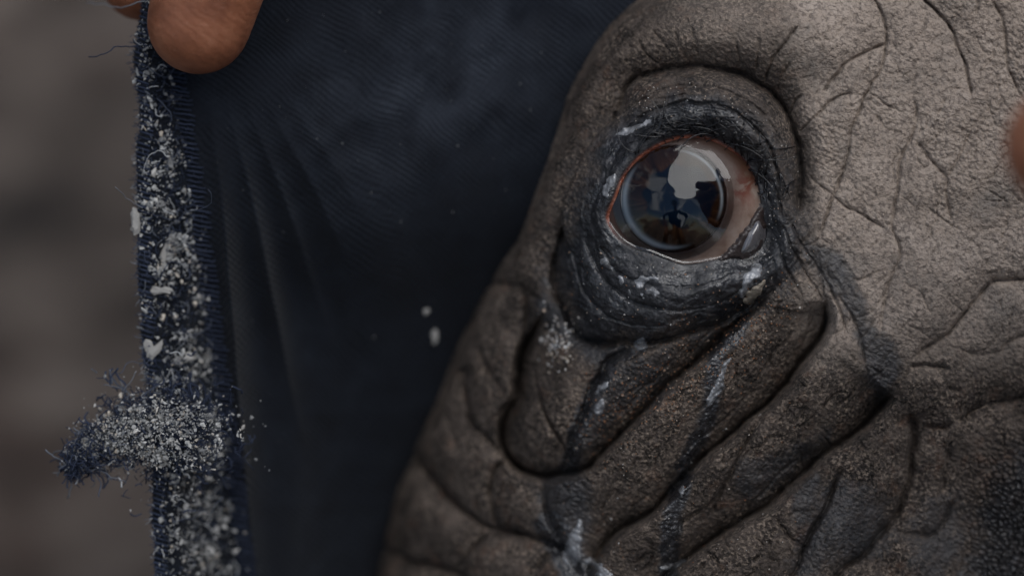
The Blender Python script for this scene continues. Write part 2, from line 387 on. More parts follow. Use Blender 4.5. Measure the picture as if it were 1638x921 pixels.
def hide(x, y):
    wx = x + 3.5 * fbm(x / 26, y / 26, 3, 3); wy = y + 3.5 * fbm(x / 26 + 40, y / 26, 4, 3)
    d, _, side = polydist(x, y, BOUND)
    s = -d * side                                   # positive on the face
    z = -55 * ((x - 1230) / 600) ** 2 * np.where(x > 1230, 0.75, 0.55)
    z = z - 130 * np.clip((x - 1330) / 300, 0, 2.2) * np.clip((y - 430) / 480, 0, 2.2)
    z = z - 0.00010 * np.clip(y - 900, 0, None) ** 2 - 0.00018 * np.clip(-y, 0, None) ** 2 - 0.00008 * np.clip(x - 1700, 0, None) ** 2
    z = z - 75 * np.clip((1020 - x) / 400, 0, 1) * np.clip((y - 430) / 480, 0, 1.3)
    z = z - 95 * np.clip(1 - s / 260, 0, 1) ** 2.0 - 0.48 * np.clip(1060 - x, 0, 600) * sstep(250, 520, y)
    t = np.clip(1 - s / 46, 0, 1)
    z = z - 62 * (1 - np.sqrt(np.clip(1 - t * t * 0.985, 0, 1)))
    z = z - 4.0 * np.clip(-s, 0, None)
    # lid mound
    ring = sdist(wx, wy, LIDRING)
    inside = np.clip(-ring, 0, None)
    z = z + 52 * (1 - np.exp(-inside / 38))
    # brow swelling over the upper lid
    z = z + 40 * np.exp(-((x - 1150) / 190) ** 2 - ((y - 50) / 58) ** 2)
    # folds
    broad = np.zeros_like(z); sharp = np.zeros_like(z)
    for pl, D, W, d2, w2 in CREASES:
        m = W * 5.0
        x0, y0 = pl.min(0) - m; x1, y1 = pl.max(0) + m
        k = np.nonzero((x > x0) & (x < x1) & (y > y0) & (y < y1))
        if len(k[0]) == 0: continue
        dd, par, sdn = polydist(wx[k], wy[k], pl)
        Lp = np.sum(np.hypot(*np.diff(pl, axis=0).T))
        tp = np.clip(np.minimum(par, 1 - par) * Lp / max(14, (1.9 if D >= 48 else 0.9) * m / 5.0), 0, 1); tp = tp * (2 - tp)
        asym = D >= 48
        if asym: D, W = D * 1.75, np.where(sdn < 0, W * 0.24, W * 1.4)
        Wr = W * 1.75
        q = np.clip(1 - dd / Wr, 0, 1)
        b = D * (0.85 * q ** 1.6 + 0.25 * np.exp(-dd / (0.25 * W))) * (0.25 + 0.75 * tp)
        broad[k] = (broad[k] ** 3 + b ** 3) ** (1 / 3)
        jit = 0.65 + 0.5 * np.clip(0.5 + vnoise(wx[k] / 16, wy[k] / 16, 91), 0, 1)
        sharp[k] = np.maximum(sharp[k], d2 * np.exp(-(dd / (w2 * (0.48 if asym else 0.54))) ** 2) * tp * jit)
    z = z - broad - sharp
    # eyelid margin: hugs the globe, with a broader wet lip along the top
    ap = sdist(x, y, APERTURE)
    top = sstep(0.25, -0.35, ((x - EC[0]) * 0.45 + (y - EC[1]) * 0.75) / (np.hypot(x - EC[0], y - EC[1]) + 1))
    lip = globe_z(x, y) + 6 + (8 + 8 * top) * (1 - np.exp(-np.clip(ap, 0, None) / 9.0)) - (2.6 - 1.5 * top) * np.clip(-ap, 0, 60)
    wl_ = np.where(ap < 0, 1.0, np.exp(-(ap / 24.0) ** 2))
    z = z * (1 - wl_) + lip * wl_
    z = np.where((ap > 0) & (ap < 70), np.maximum(z, globe_z(x, y) + 5), z)
    # masks
    lid = sstep(34, -26, ring + 34 * fbm(x / 45, y / 45, 12, 4) + 12 * fbm(x / 7, y / 7, 13, 2))
    # the outer band of the upper lid stays brown
    up = sstep(0.15, 0.8, -(y - EC[1]) / (np.hypot(x - EC[0], y - EC[1]) + 1)) * sstep(44, 78, ap + 12 * fbm(x / 22, y / 22, 15, 3))
    rband = sstep(1205, 1250, x) * sstep(430, 330, y) * sstep(18, 40, ap)
    lsh = np.exp(-((x - 1205) / 45) ** 2 - ((y - 225) / 60) ** 2)
    pig = lid * (1 - 0.72 * up) * (1 - 0.42 * rband) * (1 - 0.3 * lsh)
    left = sstep(1010, 890, x) * sstep(60, 120, s) * sstep(560, 380, y) * sstep(120, 260, y)
    pig = np.maximum(pig, 0.75 * left)
    wet = (0.45 + 0.55 * sstep(-.3, .3, fbm(x / 34, y / 34, 19, 3))) * pig * (1 - up)
    for pl, f, a in DARKPATCH:
        bx0, by0 = pl.min(0) - 60; bx1, by1 = pl.max(0) + 60
        k = np.nonzero((x > bx0) & (x < bx1) & (y > by0) & (y < by1))
        if len(k[0]) == 0: continue
        q = sdist(x[k], y[k], pl) + f * 1.1 * fbm(x[k] / 20, y[k] / 20, 21, 4) + f * 0.5 * fbm(x[k] / 5, y[k] / 5, 22, 2)
        v = a * sstep(f, -f, q)
        pig[k] = np.maximum(pig[k], v * (0.8 if f > 24 else 0.85)); wet[k] = np.maximum(wet[k], v * (1.0 if f > 24 else 0.6))
    for pl, w in WETLINES:
        bx0, by0 = pl.min(0) - 40; bx1, by1 = pl.max(0) + 40
        k = np.nonzero((x > bx0) & (x < bx1) & (y > by0) & (y < by1))
        dd, _, _ = polydist(x[k], y[k], pl)
        v = sstep(w + 5, w - 5, dd + 6 * fbm(x[k] / 12, y[k] / 12, 25, 3))
        pig[k] = np.maximum(pig[k], v * 0.93); wet[k] = np.maximum(wet[k], v * 1.0)
    red = sstep(2, -3, ap) * top
    pig = np.where(ap < 0, 1.0, pig); wet = np.maximum(wet, sstep(6, -2, ap))
    # surface relief
    fore = np.clip(sstep(1230, 1330, x) * (1 - lid) * sstep(640, 480, y) + 0.35 * sstep(1000, 1150, x) * sstep(130, 60, y), 0, 1)
    qx = x + 3 * fbm(x / 9, y / 9, 61, 2); qy = y + 3 * fbm(x / 9 + 9, y / 9, 62, 2)
    ca, sa = math.cos(0.5), math.sin(0.5)
    f1, f2 = worley((qx * ca + qy * sa) / 11.0, (-qx * sa + qy * ca) / 7.5, 33)
    g1, g2 = worley((qx * ca + qy * sa) / 34.0, (-qx * sa + qy * ca) / 23.0, 37)
    peb = sstep(0.0, 0.4, f2 - f1) - 0.6 * f1
    crk = 1 - sstep(0.0, 0.10, g2 - g1)
    pv = np.clip(0.55 + 0.9 * fbm(x / 110, y / 110, 73, 3), 0.15, 1.25) * (0.45 + 0.55 * sstep(430, 250, y))
    z = z + fore * (2.5 * pv * peb - 2.4 * crk * np.clip(0.3 + 0.9 * vnoise(x / 40, y / 40, 71), 0, 1))
    h1, h2 = worley((qx * 0.71 + qy * 0.71) / 15.0, (-qx * 0.71 + qy * 0.71) / 8.0, 133)
    k1, k2 = worley(qx / 7.5, qy / 7.5, 139)
    fold_rel = 2.2 * (sstep(0, 0.3, h2 - h1) - 0.5) * np.clip(0.3 + 1.1 * fbm(x / 60, y / 60, 77, 3), 0, 1) + 1.5 * (sstep(0, .45, k2 - k1) - .5)
    z = z + (1 - fore) * (1 - lid) * (1.6 * peb + fold_rel)
    lowr = sstep(1510, 1610, x) * sstep(670, 810, y)
    z = z + lowr * 9.0 * peb
    z = z + 6.0 * fbm(x / 70, y / 70, 41, 3) * (1 - lid) + 2.0 * fbm(x / 9, y / 9, 42, 3) * (ap > 4)
    # fine creasing round the lids
    th = np.arctan2(y - EC[1], x - EC[0])
    stri = fbm(th * 4.5 + 1.2 * fbm(x / 30, y / 30, 51, 3), ap / 4.2 + 3.2 * fbm(x / 45, y / 45, 52, 3), 53, 3)
    sm_ = np.clip(0.35 + 1.0 * fbm(x / 38, y / 38, 57, 3), 0.05, 1)
    z = z + (6.5 * stri * sm_ + 1.1 * (sstep(0, .4, k2 - k1) - .5) + 2.5 * fbm(x / 14, y / 14, 58, 3)) * lid * sstep(2, 16, ap)
    fan = sstep(1215, 1260, x) * sstep(1400, 1330, x) * sstep(340, 400, y) * sstep(560, 480, y)
    z = z + 4.0 * fan * fbm(((x - 1200) * 0.8 - (y - 330) * 0.6) / 9, ((x - 1200) * 0.6 + (y - 330) * 0.8) / 60, 55, 3)
    return z, pig, wet, red, fore, lid, ap, s

def spacing():
    xs = [520.0]
    while xs[-1] < 4600:
        x = xs[-1]
        xs.append(x + (3.0 if x < 600 else 1.7 if x < 1660 else min(90.0, 1.7 + (x - 1660) * 0.06)))
    yu = [-8.0]
    while yu[-1] > -2600:
        yu.append(yu[-1] - min(80.0, 1.7 + (-8 - yu[-1]) * 0.06))
    yd = [-8.0]
    while yd[-1] < 3600:
        y = yd[-1]; yd.append(y + (1.7 if y < 935 else min(90.0, 1.7 + (y - 935) * 0.06)))
    return np.array(xs), np.array(yu[::-1] + yd[1:])

def m_hide():
    t = NT('rhino_hide')
    vec = t.node('ShaderNodeVectorMath', operation='SCALE'); t.link(t.tc.outputs['Object'], vec.inputs[0]); vec.inputs['Scale'].default_value = 1.0 / S / 100
    v = vec.outputs[0]                                   # 1 unit = 100 photo pixels
    pig, wet, red, fore = t.at('pig'), t.at('wet'), t.at('red'), t.at('fore')
    tan = t.ramp(t.noise(1.1, 6, 0.65, 0, v), [(0.3, (0.20, 0.175, 0.155)), (0.50, (0.30, 0.248, 0.208)), (0.70, (0.37, 0.312, 0.268))])
    brown = t.ramp(t.noise(1.9, 5, 0.68, 0.5, v), [(0.36, (0.008, 0.0068, 0.006)), (0.47, (0.030, 0.0235, 0.0195)), (0.58, (0.070, 0.055, 0.0455)), (0.72, (0.135, 0.109, 0.090))])
    fleck = t.ramp(t.noise(17, 2, 0.6, 0.3, v), [(0.47, 0.0), (0.64, 0.95)])
    fleck = t.math('MULTIPLY', fleck, t.ramp(t.noise(1.2, 5, 0.65, 0, v), [(0.38, 0.12), (0.60, 1.0)]))
    brown = t.mix(fleck, brown, (0.225, 0.178, 0.142))
    rust = t.ramp(t.noise(2.7, 4, 0.6, 0, v), [(0.55, 0.0), (0.75, 0.35)])
    brown = t.mix(rust, brown, (0.17, 0.085, 0.05))
    c = t.mix(fore, brown, tan)
    c = t.mix(t.ramp(t.noise(13, 2, 0.6, 0.5, v), [(0.36, 0.62), (0.52, 0.0)]), c, (0.07, 0.056, 0.05))
    dark = t.ramp(t.noise(6, 4, 0.65, 0.3, v), [(0.35, (0.008, 0.0088, 0.0105)), (0.55, (0.022, 0.023, 0.027)), (0.72, (0.065, 0.064, 0.068))])
    c = t.mix(pig, c, dark)
    rr = t.ramp(t.noise(2.5, 4, 0.6, 0, v), [(0.3, (0.05, 0.014, 0.009)), (0.55, (0.20, 0.055, 0.028)), (0.75, (0.26, 0.14, 0.10))])
    c = t.mix(red, c, rr)
    rough = t.math('SUBTRACT', 0.82, t.math('MULTIPLY', wet, 0.56))
    rough = t.math('SUBTRACT', rough, t.math('MULTIPLY', red, 0.25), True)
    rough = t.math('ADD', rough, t.math('MULTIPLY', t.math('SUBTRACT', t.noise(9, 4, 0.6, 0, v), 0.5), 0.55), True)
    n1 = t.bump(t.noise(17, 3, 0.6, 0.4, v), 1.0, 0.00058)
    t.setin(n1.node.inputs['Strength'], t.math('SUBTRACT', 1.0, t.math('MULTIPLY', pig, 0.5)))
    n2 = t.bump(t.voronoi(17, 'DISTANCE_TO_EDGE', v), 0.35, 0.0003, n1)
    t.principled(c, rough, n2, t.math('ADD', 0.25, t.math('MULTIPLY', wet, 0.5)))
    return t.done()

rhino = empty('rhinoceros', (0.25, 0.25, 0.0), 'brown wrinkled rhinoceros face with one wet open eye above deep folds', 'rhinoceros')
xs, ys = spacing()
HX, HY = np.meshgrid(xs, ys)
HZ, pig, wet, red, fore, lidm, apd, sd_ = hide(HX, HY)
hv = P(HX, HY, HZ)
# carry the rim of the sheet down to the ground so that the head rests on it
ny, nx = HX.shape
hv = hv.reshape(ny, nx, 3)
hv[..., 2] = np.maximum(hv[..., 2], -0.01)
faces = grid_faces(ny, nx)
keep = (apd.reshape(-1)[faces] > -26).all(1)
faces = faces[keep]
rim = np.concatenate([np.arange(nx), np.arange(1, ny) * nx + nx - 1, (ny - 1) * nx + np.arange(nx - 2, -1, -1), np.arange(ny - 2, 0, -1) * nx])
flat = hv.reshape(-1, 3)
low = flat[rim].copy(); ctr = np.array([0.28, 0.3]); low[:, :2] = ctr + (low[:, :2] - ctr) * 0.97; low[:, 2] = -0.01
i0 = len(flat); nr = len(rim); a = np.arange(nr); b = (a + 1) % nr
sk = np.stack([rim[a], rim[b], i0 + b, i0 + a], -1)
hide_ob = mesh_obj('hide', np.vstack([flat, low]), np.vstack([faces, sk]), m_hide(), rhino)
zz = np.zeros(nr)
for nm, arr in (('pig', pig), ('wet', wet), ('red', red), ('fore', fore)):
    attr(hide_ob, nm, np.concatenate([arr.reshape(-1), zz + (0.4 if nm == 'fore' else 0)]))

def hz(px, py):
    px = np.atleast_1d(np.asarray(px, float)); py = np.atleast_1d(np.asarray(py, float))
    return hide(px, py)[0]

# ------------------------------------------------------------------ eye
IC = np.array([1077.0, 318.0]); IR = 84.0       # limbus
def disc_grid(cx, cy, R, nr=60, na=128):
    r = np.linspace(0, 1, nr)[1:] * R; th = np.linspace(0, 2 * np.pi, na, endpoint=False)
    RR, TT = np.meshgrid(r, th, indexing='ij')
    x = np.concatenate([[cx], (cx + RR * np.cos(TT)).ravel()]); y = np.concatenate([[cy], (cy + RR * np.sin(TT)).ravel()])
    f = []
    n = nr - 1
    for j in range(na): f.append((0, 1 + (j + 1) % na, 1 + j))
    for i in range(n - 1):
        for j in range(na):
            a = 1 + i * na + j; b = 1 + i * na + (j + 1) % na
            f.append((a, b, b + na, a + na))
    return x, y, f

def m_sclera():
    t = NT('sclera')
    rim, pk = t.at('limbus'), t.at('warm')
    vec = t.node('ShaderNodeVectorMath', operation='SCALE'); t.link(t.tc.outputs['Object'], vec.inputs[0]); vec.inputs['Scale'].default_value = 1.0 / S / 100
    v = vec.outputs[0]
    c = t.ramp(t.noise(2.6, 5, 0.6, 0.4, v), [(0.35, (0.14, 0.092, 0.070)), (0.55, (0.215, 0.162, 0.134)), (0.7, (0.275, 0.228, 0.20))])
    bl = t.ramp(t.noise(3.0, 5, 0.65, 0.8, v), [(0.46, 0.0), (0.60, 1.0)])
    c = t.mix(t.math('MULTIPLY', bl, pk), c, (0.12, 0.03, 0.016))
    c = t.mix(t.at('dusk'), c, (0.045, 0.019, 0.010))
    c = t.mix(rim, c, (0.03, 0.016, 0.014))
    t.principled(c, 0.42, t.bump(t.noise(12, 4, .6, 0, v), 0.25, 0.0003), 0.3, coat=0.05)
    return t.done()

def m_iris():
    t = NT('iris')
    vec = t.node('ShaderNodeVectorMath', operation='SCALE'); t.link(t.tc.outputs['Object'], vec.inputs[0]); vec.inputs['Scale'].default_value = 1.0 / S / 100
    v = vec.outputs[0]
    pu, arc, rad = t.at('pupil'), t.at('arcus'), t.at('fibre')
    c = t.ramp(rad, [(0.2, (0.010, 0.005, 0.0035)), (0.6, (0.026, 0.012, 0.0065)), (0.9, (0.055, 0.026, 0.013))])
    c = t.mix(pu, c, (0.0015, 0.0045, 0.010))
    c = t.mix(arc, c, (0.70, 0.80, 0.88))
    t.principled(c, 0.9, None, 0.0)
    return t.done()

def m_cornea():
    t = NT('cornea')
    tr = t.node('ShaderNodeBsdfTransparent'); gl = t.node('ShaderNodeBsdfGlossy'); gl.inputs['Roughness'].default_value = 0.045
    fr = t.node('ShaderNodeFresnel'); fr.inputs['IOR'].default_value = 1.52
    n = t.bump(t.noise(170, 1.5, 0.45, 0.3), 0.5, 0.0012)
    t.link(n, gl.inputs['Normal'])
    mx = t.node('ShaderNodeMixShader'); t.link(fr.outputs[0], mx.inputs[0]); t.link(tr.outputs[0], mx.inputs[1]); t.link(gl.outputs[0], mx.inputs[2])
    t.link(mx.outputs[0], t.out.inputs['Surface'])
    return t.done()

# globe: an ellipse of white with the iris recessed behind the limbus
gxx, gyy, gf = disc_grid(EC[0], EC[1], 165, 70, 160)
gzz = globe_z(gxx, gyy)
di = np.hypot(gxx - IC[0], gyy - IC[1])
gzz = np.where(di < IR + 1, np.minimum(gzz, float(globe_z(IC[0], IC[1])) - 44) * sstep(IR + 1, IR - 4, di) + gzz * (1 - sstep(IR + 1, IR - 4, di)), gzz)       # socket for the iris
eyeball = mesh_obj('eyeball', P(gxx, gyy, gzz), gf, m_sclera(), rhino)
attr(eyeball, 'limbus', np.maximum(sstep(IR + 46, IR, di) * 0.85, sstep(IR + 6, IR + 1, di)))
attr(eyeball, 'warm', np.exp(-((gxx - 1180) / 30) ** 2 - ((gyy - 282) / 40) ** 2) * 1.7)
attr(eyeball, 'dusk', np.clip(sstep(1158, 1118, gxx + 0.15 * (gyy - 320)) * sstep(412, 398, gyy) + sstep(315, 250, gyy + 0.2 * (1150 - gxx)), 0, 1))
ixx, iyy, iff = disc_grid(IC[0], IC[1], IR, 50, 160)
izz = globe_z(np.full_like(ixx, IC[0]), np.full_like(iyy, IC[1])) - 24 - 5 * (1 - np.hypot(ixx - IC[0], iyy - IC[1]) / IR)
iris = mesh_obj('iris', P(ixx, iyy, izz), iff, m_iris(), eyeball)
ir = np.hypot(ixx - IC[0], iyy - IC[1]); ith = np.arctan2(iyy - IC[1], ixx - IC[0])
pup = ((ixx - 1088) / 58) ** 2 + ((iyy - 314) / 50) ** 2
attr(iris, 'pupil', sstep(1.12, 0.88, pup + 0.12 * np.sin(ith * 9)))
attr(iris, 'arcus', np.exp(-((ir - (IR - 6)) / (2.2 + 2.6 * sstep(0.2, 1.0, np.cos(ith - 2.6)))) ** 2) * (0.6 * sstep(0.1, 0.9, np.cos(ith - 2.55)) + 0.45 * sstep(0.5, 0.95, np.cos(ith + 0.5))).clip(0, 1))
attr(iris, 'fibre', 0.5 + 0.5 * fbm(ith * 14, ir / 26, 81, 3))
# cornea: a steeper cap over the iris running out into the tear film
CR = 138.0
cxx, cyy, cf = disc_grid(IC[0], IC[1], IR + 14, 50, 160)
cr = np.hypot(cxx - IC[0], cyy - IC[1])
cz_edge = globe_z(cxx, cyy) + 1.0
tt = np.clip(cr / (IR + 13.0), 0, 1)
czz = cz_edge + 11.0 * (1 - tt * tt) ** 2
cornea = mesh_obj('cornea', P(cxx, cyy, czz), cf, m_cornea(), eyeball)


# bilinear look-up of the finished hide
def hzi(px, py):
    px = np.asarray(px, float); py = np.asarray(py, float)
    i = np.clip(np.searchsorted(xs, px) - 1, 0, len(xs) - 2); j = np.clip(np.searchsorted(ys, py) - 1, 0, len(ys) - 2)
    fx = (px - xs[i]) / (xs[i + 1] - xs[i]); fy = (py - ys[j]) / (ys[j + 1] - ys[j])
    return HZ[j, i] * (1 - fx) * (1 - fy) + HZ[j, i + 1] * fx * (1 - fy) + HZ[j + 1, i] * (1 - fx) * fy + HZ[j + 1, i + 1] * fx * fy

# ------------------------------------------------------------------ small meshes gathered into one object
class Soup:
    def __init__(self): self.v = []; self.f = []; self.n = 0; self.a = []
    def add(self, v, f, tone=0.0):
        self.v.append(np.asarray(v)); self.f += [tuple(i + self.n for i in q) for q in f]; self.n += len(v)
        self.a.append(np.full(len(v), tone))
    def tube(self, pts, rad, sides=5, tone=0.0, caps=True):
        pts = np.asarray(pts, float); n = len(pts)
        rad = np.broadcast_to(np.asarray(rad, float), (n,))
        tan = np.gradient(pts, axis=0); tan /= np.linalg.norm(tan, axis=1)[:, None] + 1e-12
        ref = np.array([0.0, 0.0, 1.0]) if abs(tan[0][2]) < 0.9 else np.array([1.0, 0, 0])
        out = []
        for p, t, r in zip(pts, tan, rad):
            u = np.cross(t, ref); u /= np.linalg.norm(u) + 1e-12; w = np.cross(u, t); ref = -np.cross(u, t) * -1
            th = np.linspace(0, 2 * np.pi, sides, endpoint=False)
            out.append(p + r * (np.cos(th)[:, None] * u + np.sin(th)[:, None] * w))
        f = []
        for i in range(n - 1):
            for j in range(sides):
                a = i * sides + j; b = i * sides + (j + 1) % sides
                f.append((a, b, b + sides, a + sides))
        if caps: f += [tuple(range(sides))[::-1], tuple((n - 1) * sides + k for k in range(sides))]
        self.add(np.vstack(out), f, tone)
    def build(self, name, mat, parent=None, smooth=True):
        ob = mesh_obj(name, np.vstack(self.v), self.f, mat, parent, smooth)
        attr(ob, 'tone', np.concatenate(self.a))
        return ob

ICO_V = []
for a_, b_ in ((1, 1.618), (-1, 1.618), (1, -1.618), (-1, -1.618)):
    ICO_V += [(0, a_, b_), (a_, b_, 0), (b_, 0, a_)]
ICO_V = np.array(ICO_V, float); ICO_V /= np.linalg.norm(ICO_V[0])
ICO_F = []
for i in range(12):
    for j in range(i + 1, 12):
        for k in range(j + 1, 12):
            p, q, r = ICO_V[i], ICO_V[j], ICO_V[k]
            if max(np.linalg.norm(p - q), np.linalg.norm(q - r), np.linalg.norm(p - r)) < 1.2:
                ICO_F.append((i, j, k) if np.dot(np.cross(q - p, r - p), p + q + r) > 0 else (i, k, j))
def rand_rot():
    q = rng.normal(size=4); q /= np.linalg.norm(q); w, x, y, z = q
    return np.array([[1 - 2 * (y * y + z * z), 2 * (x * y - z * w), 2 * (x * z + y * w)], [2 * (x * y + z * w), 1 - 2 * (x * x + z * z), 2 * (y * z - x * w)], [2 * (x * z - y * w), 2 * (y * z + x * w), 1 - 2 * (x * x + y * y)]])
def crumb(soup, c, size, aspect, tone):
    """an irregular chip; c world centre, size in metres"""
    v = ICO_V * (1 + rng.uniform(-.6, .6, (12, 1))) * np.array([1, aspect[0], aspect[1]]) * size
    v = v + rng.normal(0, .18, (12, 3)) * size * aspect[1]
    soup.add(v @ rand_rot().T + c, ICO_F, tone)

# ------------------------------------------------------------------ eye: third eyelid, tear, lashes, mucus
def m_simple(name, color, rough, spec=0.5, coat=None, bump=None, sss=None):
    t = NT(name)
    n = t.bump(t.noise(bump[0], 5, .6), bump[1], bump[2]) if bump else None
    t.principled(color, rough, n, spec, coat, sss)
    return t.done()

def mound(name, poly, height, mat, parent, step=2.0, base=None, soft=5.0, rough=0.0, grow=4.0, closed=True):
    """a low blob lying on the hide, outline traced, edges running below the surface it lies on"""
    pl = catmull(poly, 5, True)
    x0, y0 = pl.min(0) - grow - step; x1, y1 = pl.max(0) + grow + step
    gx_ = np.arange(x0, x1, step); gy_ = np.arange(y0, y1, step)
    X, Y = np.meshgrid(gx_, gy_); d = sdist(X, Y, pl)
    if rough: d = d + 5.0 * fbm(X / 9, Y / 9, 15, 3) + 1.0
    b = hzi(X, Y) if base is None else base(X, Y)
    Z = b - 2.5 + (height + 2.5) * sstep(1.5, -soft, d) ** 0.7
    if rough: Z = Z + rough * fbm(X / 7, Y / 7, 5, 2) * sstep(0, -soft, d)
    f = grid_faces(*X.shape); f = f[(d.reshape(-1)[f] < grow).all(1)]
    used = np.unique(f); re = np.full(X.size, -1); re[used] = np.arange(len(used))
    return mesh_obj(name, P(X, Y, Z).reshape(-1, 3)[used], re[f], mat, parent)

m_membrane = m_simple('third_eyelid_skin', (0.026, 0.018, 0.017), 0.34, 0.5, 0.15, (700, 0.6, 0.0008))
m_tear = m_simple('tear_fluid', (0.09, 0.085, 0.09), 0.04, 1.0, 1.0, (120, 0.35, 0.0015))
def m_wet_mucus_glint():
    t = NT('mucus_and_glint')
    b = t.principled(t.ramp(t.noise(500, 3, .6), [(0.35, (0.15, 0.155, 0.165)), (0.65, (0.33, 0.34, 0.36))]), 0.16, t.bump(t.noise(900, 3, .6), 0.5, 0.0006), 0.7, 0.5)
    t.setin(b.inputs['Alpha'], t.ramp(t.noise(380, 3, .6), [(0.32, 0.42), (0.58, 0.95)]))
    return t.done()
m_mucus_glint = m_wet_mucus_glint()
m_crust = m_simple('crusted_mucus', (0.30, 0.26, 0.21), 0.7, 0.3, None, (1800, 0.7, 0.0006))
m_lash = m_simple('eyelash_hair', (0.006, 0.006, 0.008), 0.25, 0.6)
glb = lambda X, Y: globe_z(X, Y) + 1.0
mound('third_eyelid', [(1224, 312), (1228, 345), (1228, 372), (1222, 395), (1203, 414), (1180, 420), (1150, 420), (1156, 404), (1172, 388), (1194, 360), (1212, 330)], 8, m_membrane, rhino, 1.7, glb, 9.0, 2.2)
glb2 = lambda X, Y: globe_z(X, Y) + 8.0
mound('tear_pool', [(1213, 352), (1221, 362), (1221, 380), (1213, 396), (1199, 405), (1184, 405), (1190, 385), (1202, 364)], 9, m_tear, rhino, 1.5, glb2, 11.0)

# tear line along the lower lid
ti = [k for k in range(len(APERTURE)) if APERTURE[k, 1] > 352 and APERTURE[k, 0] < 1172]
tp0 = APERTURE[ti]; tp0 = tp0[np.argsort(tp0[:, 0])]; tp0 = tp0 + (EC - tp0) * 0.035
film = Soup(); nf_ = len(tp0)
film.tube(P(tp0[:, 0], tp0[:, 1], globe_z(tp0[:, 0], tp0[:, 1]) + 1.5), (3.8 * np.sin(np.pi * np.linspace(.04, .96, nf_)) ** .5 + .8 * vnoise(np.arange(nf_) / 4.0, np.zeros(nf_), 3)) * S, 10)
def m_film():
    t = NT('tear_line')
    tr = t.node('ShaderNodeBsdfTransparent'); gl = t.node('ShaderNodeBsdfGlossy'); gl.inputs['Roughness'].default_value = 0.05
    fr = t.node('ShaderNodeFresnel'); fr.inputs['IOR'].default_value = 1.6
    mx = t.node('ShaderNodeMixShader'); t.link(fr.outputs[0], mx.inputs[0]); t.link(tr.outputs[0], mx.inputs[1]); t.link(gl.outputs[0], mx.inputs[2])
    t.link(mx.outputs[0], t.out.inputs['Surface']); return t.done()
film.build('tear_line', m_film(), rhino)

lash = Soup()
for k in range(95):
    t = rng.uniform(0, 1); a = math.radians(-118 + 118 * t)
    r = rng.uniform(118, 165) if t > .35 else rng.uniform(112, 150)
    x0 = EC[0] + r * math.cos(a) * 1.02; y0 = EC[1] + r * math.sin(a) * 0.98
    L = rng.uniform(16, 46); da = a + math.pi / 2 * rng.choice([-1, 1]) + rng.normal(0, .6)
    if t < .4: da = a + math.pi / 2 * rng.choice([-1, 1]) + rng.normal(0, .22)
    s_ = np.linspace(0, 1, 7); cv = rng.normal(0, .35)
    X = x0 + L * s_ * np.cos(da + cv * s_); Y = y0 + L * s_ * np.sin(da + cv * s_)
    Z = hzi(X, Y) + 1.5 + 9 * s_ * (1 - s_) + rng.uniform(0, 4) * s_
    lash.tube(P(X, Y, Z), np.linspace(1.4, 0.5, 7) * S, 4)
for k in range(26):        # longer lashes swept along the lid
    a = math.radians(rng.uniform(-135, -5)); r = rng.uniform(104, 124)
    x0 = EC[0] + r * math.cos(a) * 1.02; y0 = EC[1] + r * math.sin(a) * 0.96
    L = rng.uniform(45, 85); da = a + rng.choice([-1, 1]) * rng.uniform(.7, 1.4); s_ = np.linspace(0, 1, 10); cv = rng.normal(0, .5)
    X = x0 + L * s_ * np.cos(da + cv * s_); Y = y0 + L * s_ * np.sin(da + cv * s_)
    Z = np.maximum(hzi(X, Y), hzi(np.full(10, x0), np.full(10, y0))) + 3 + 18 * s_ * (1.2 - s_)
    lash.tube(P(X, Y, Z), np.linspace(1.5, 0.4, 10) * S, 5)
lo = lash.build('eyelashes', m_lash, rhino); lo['kind'] = 'stuff'

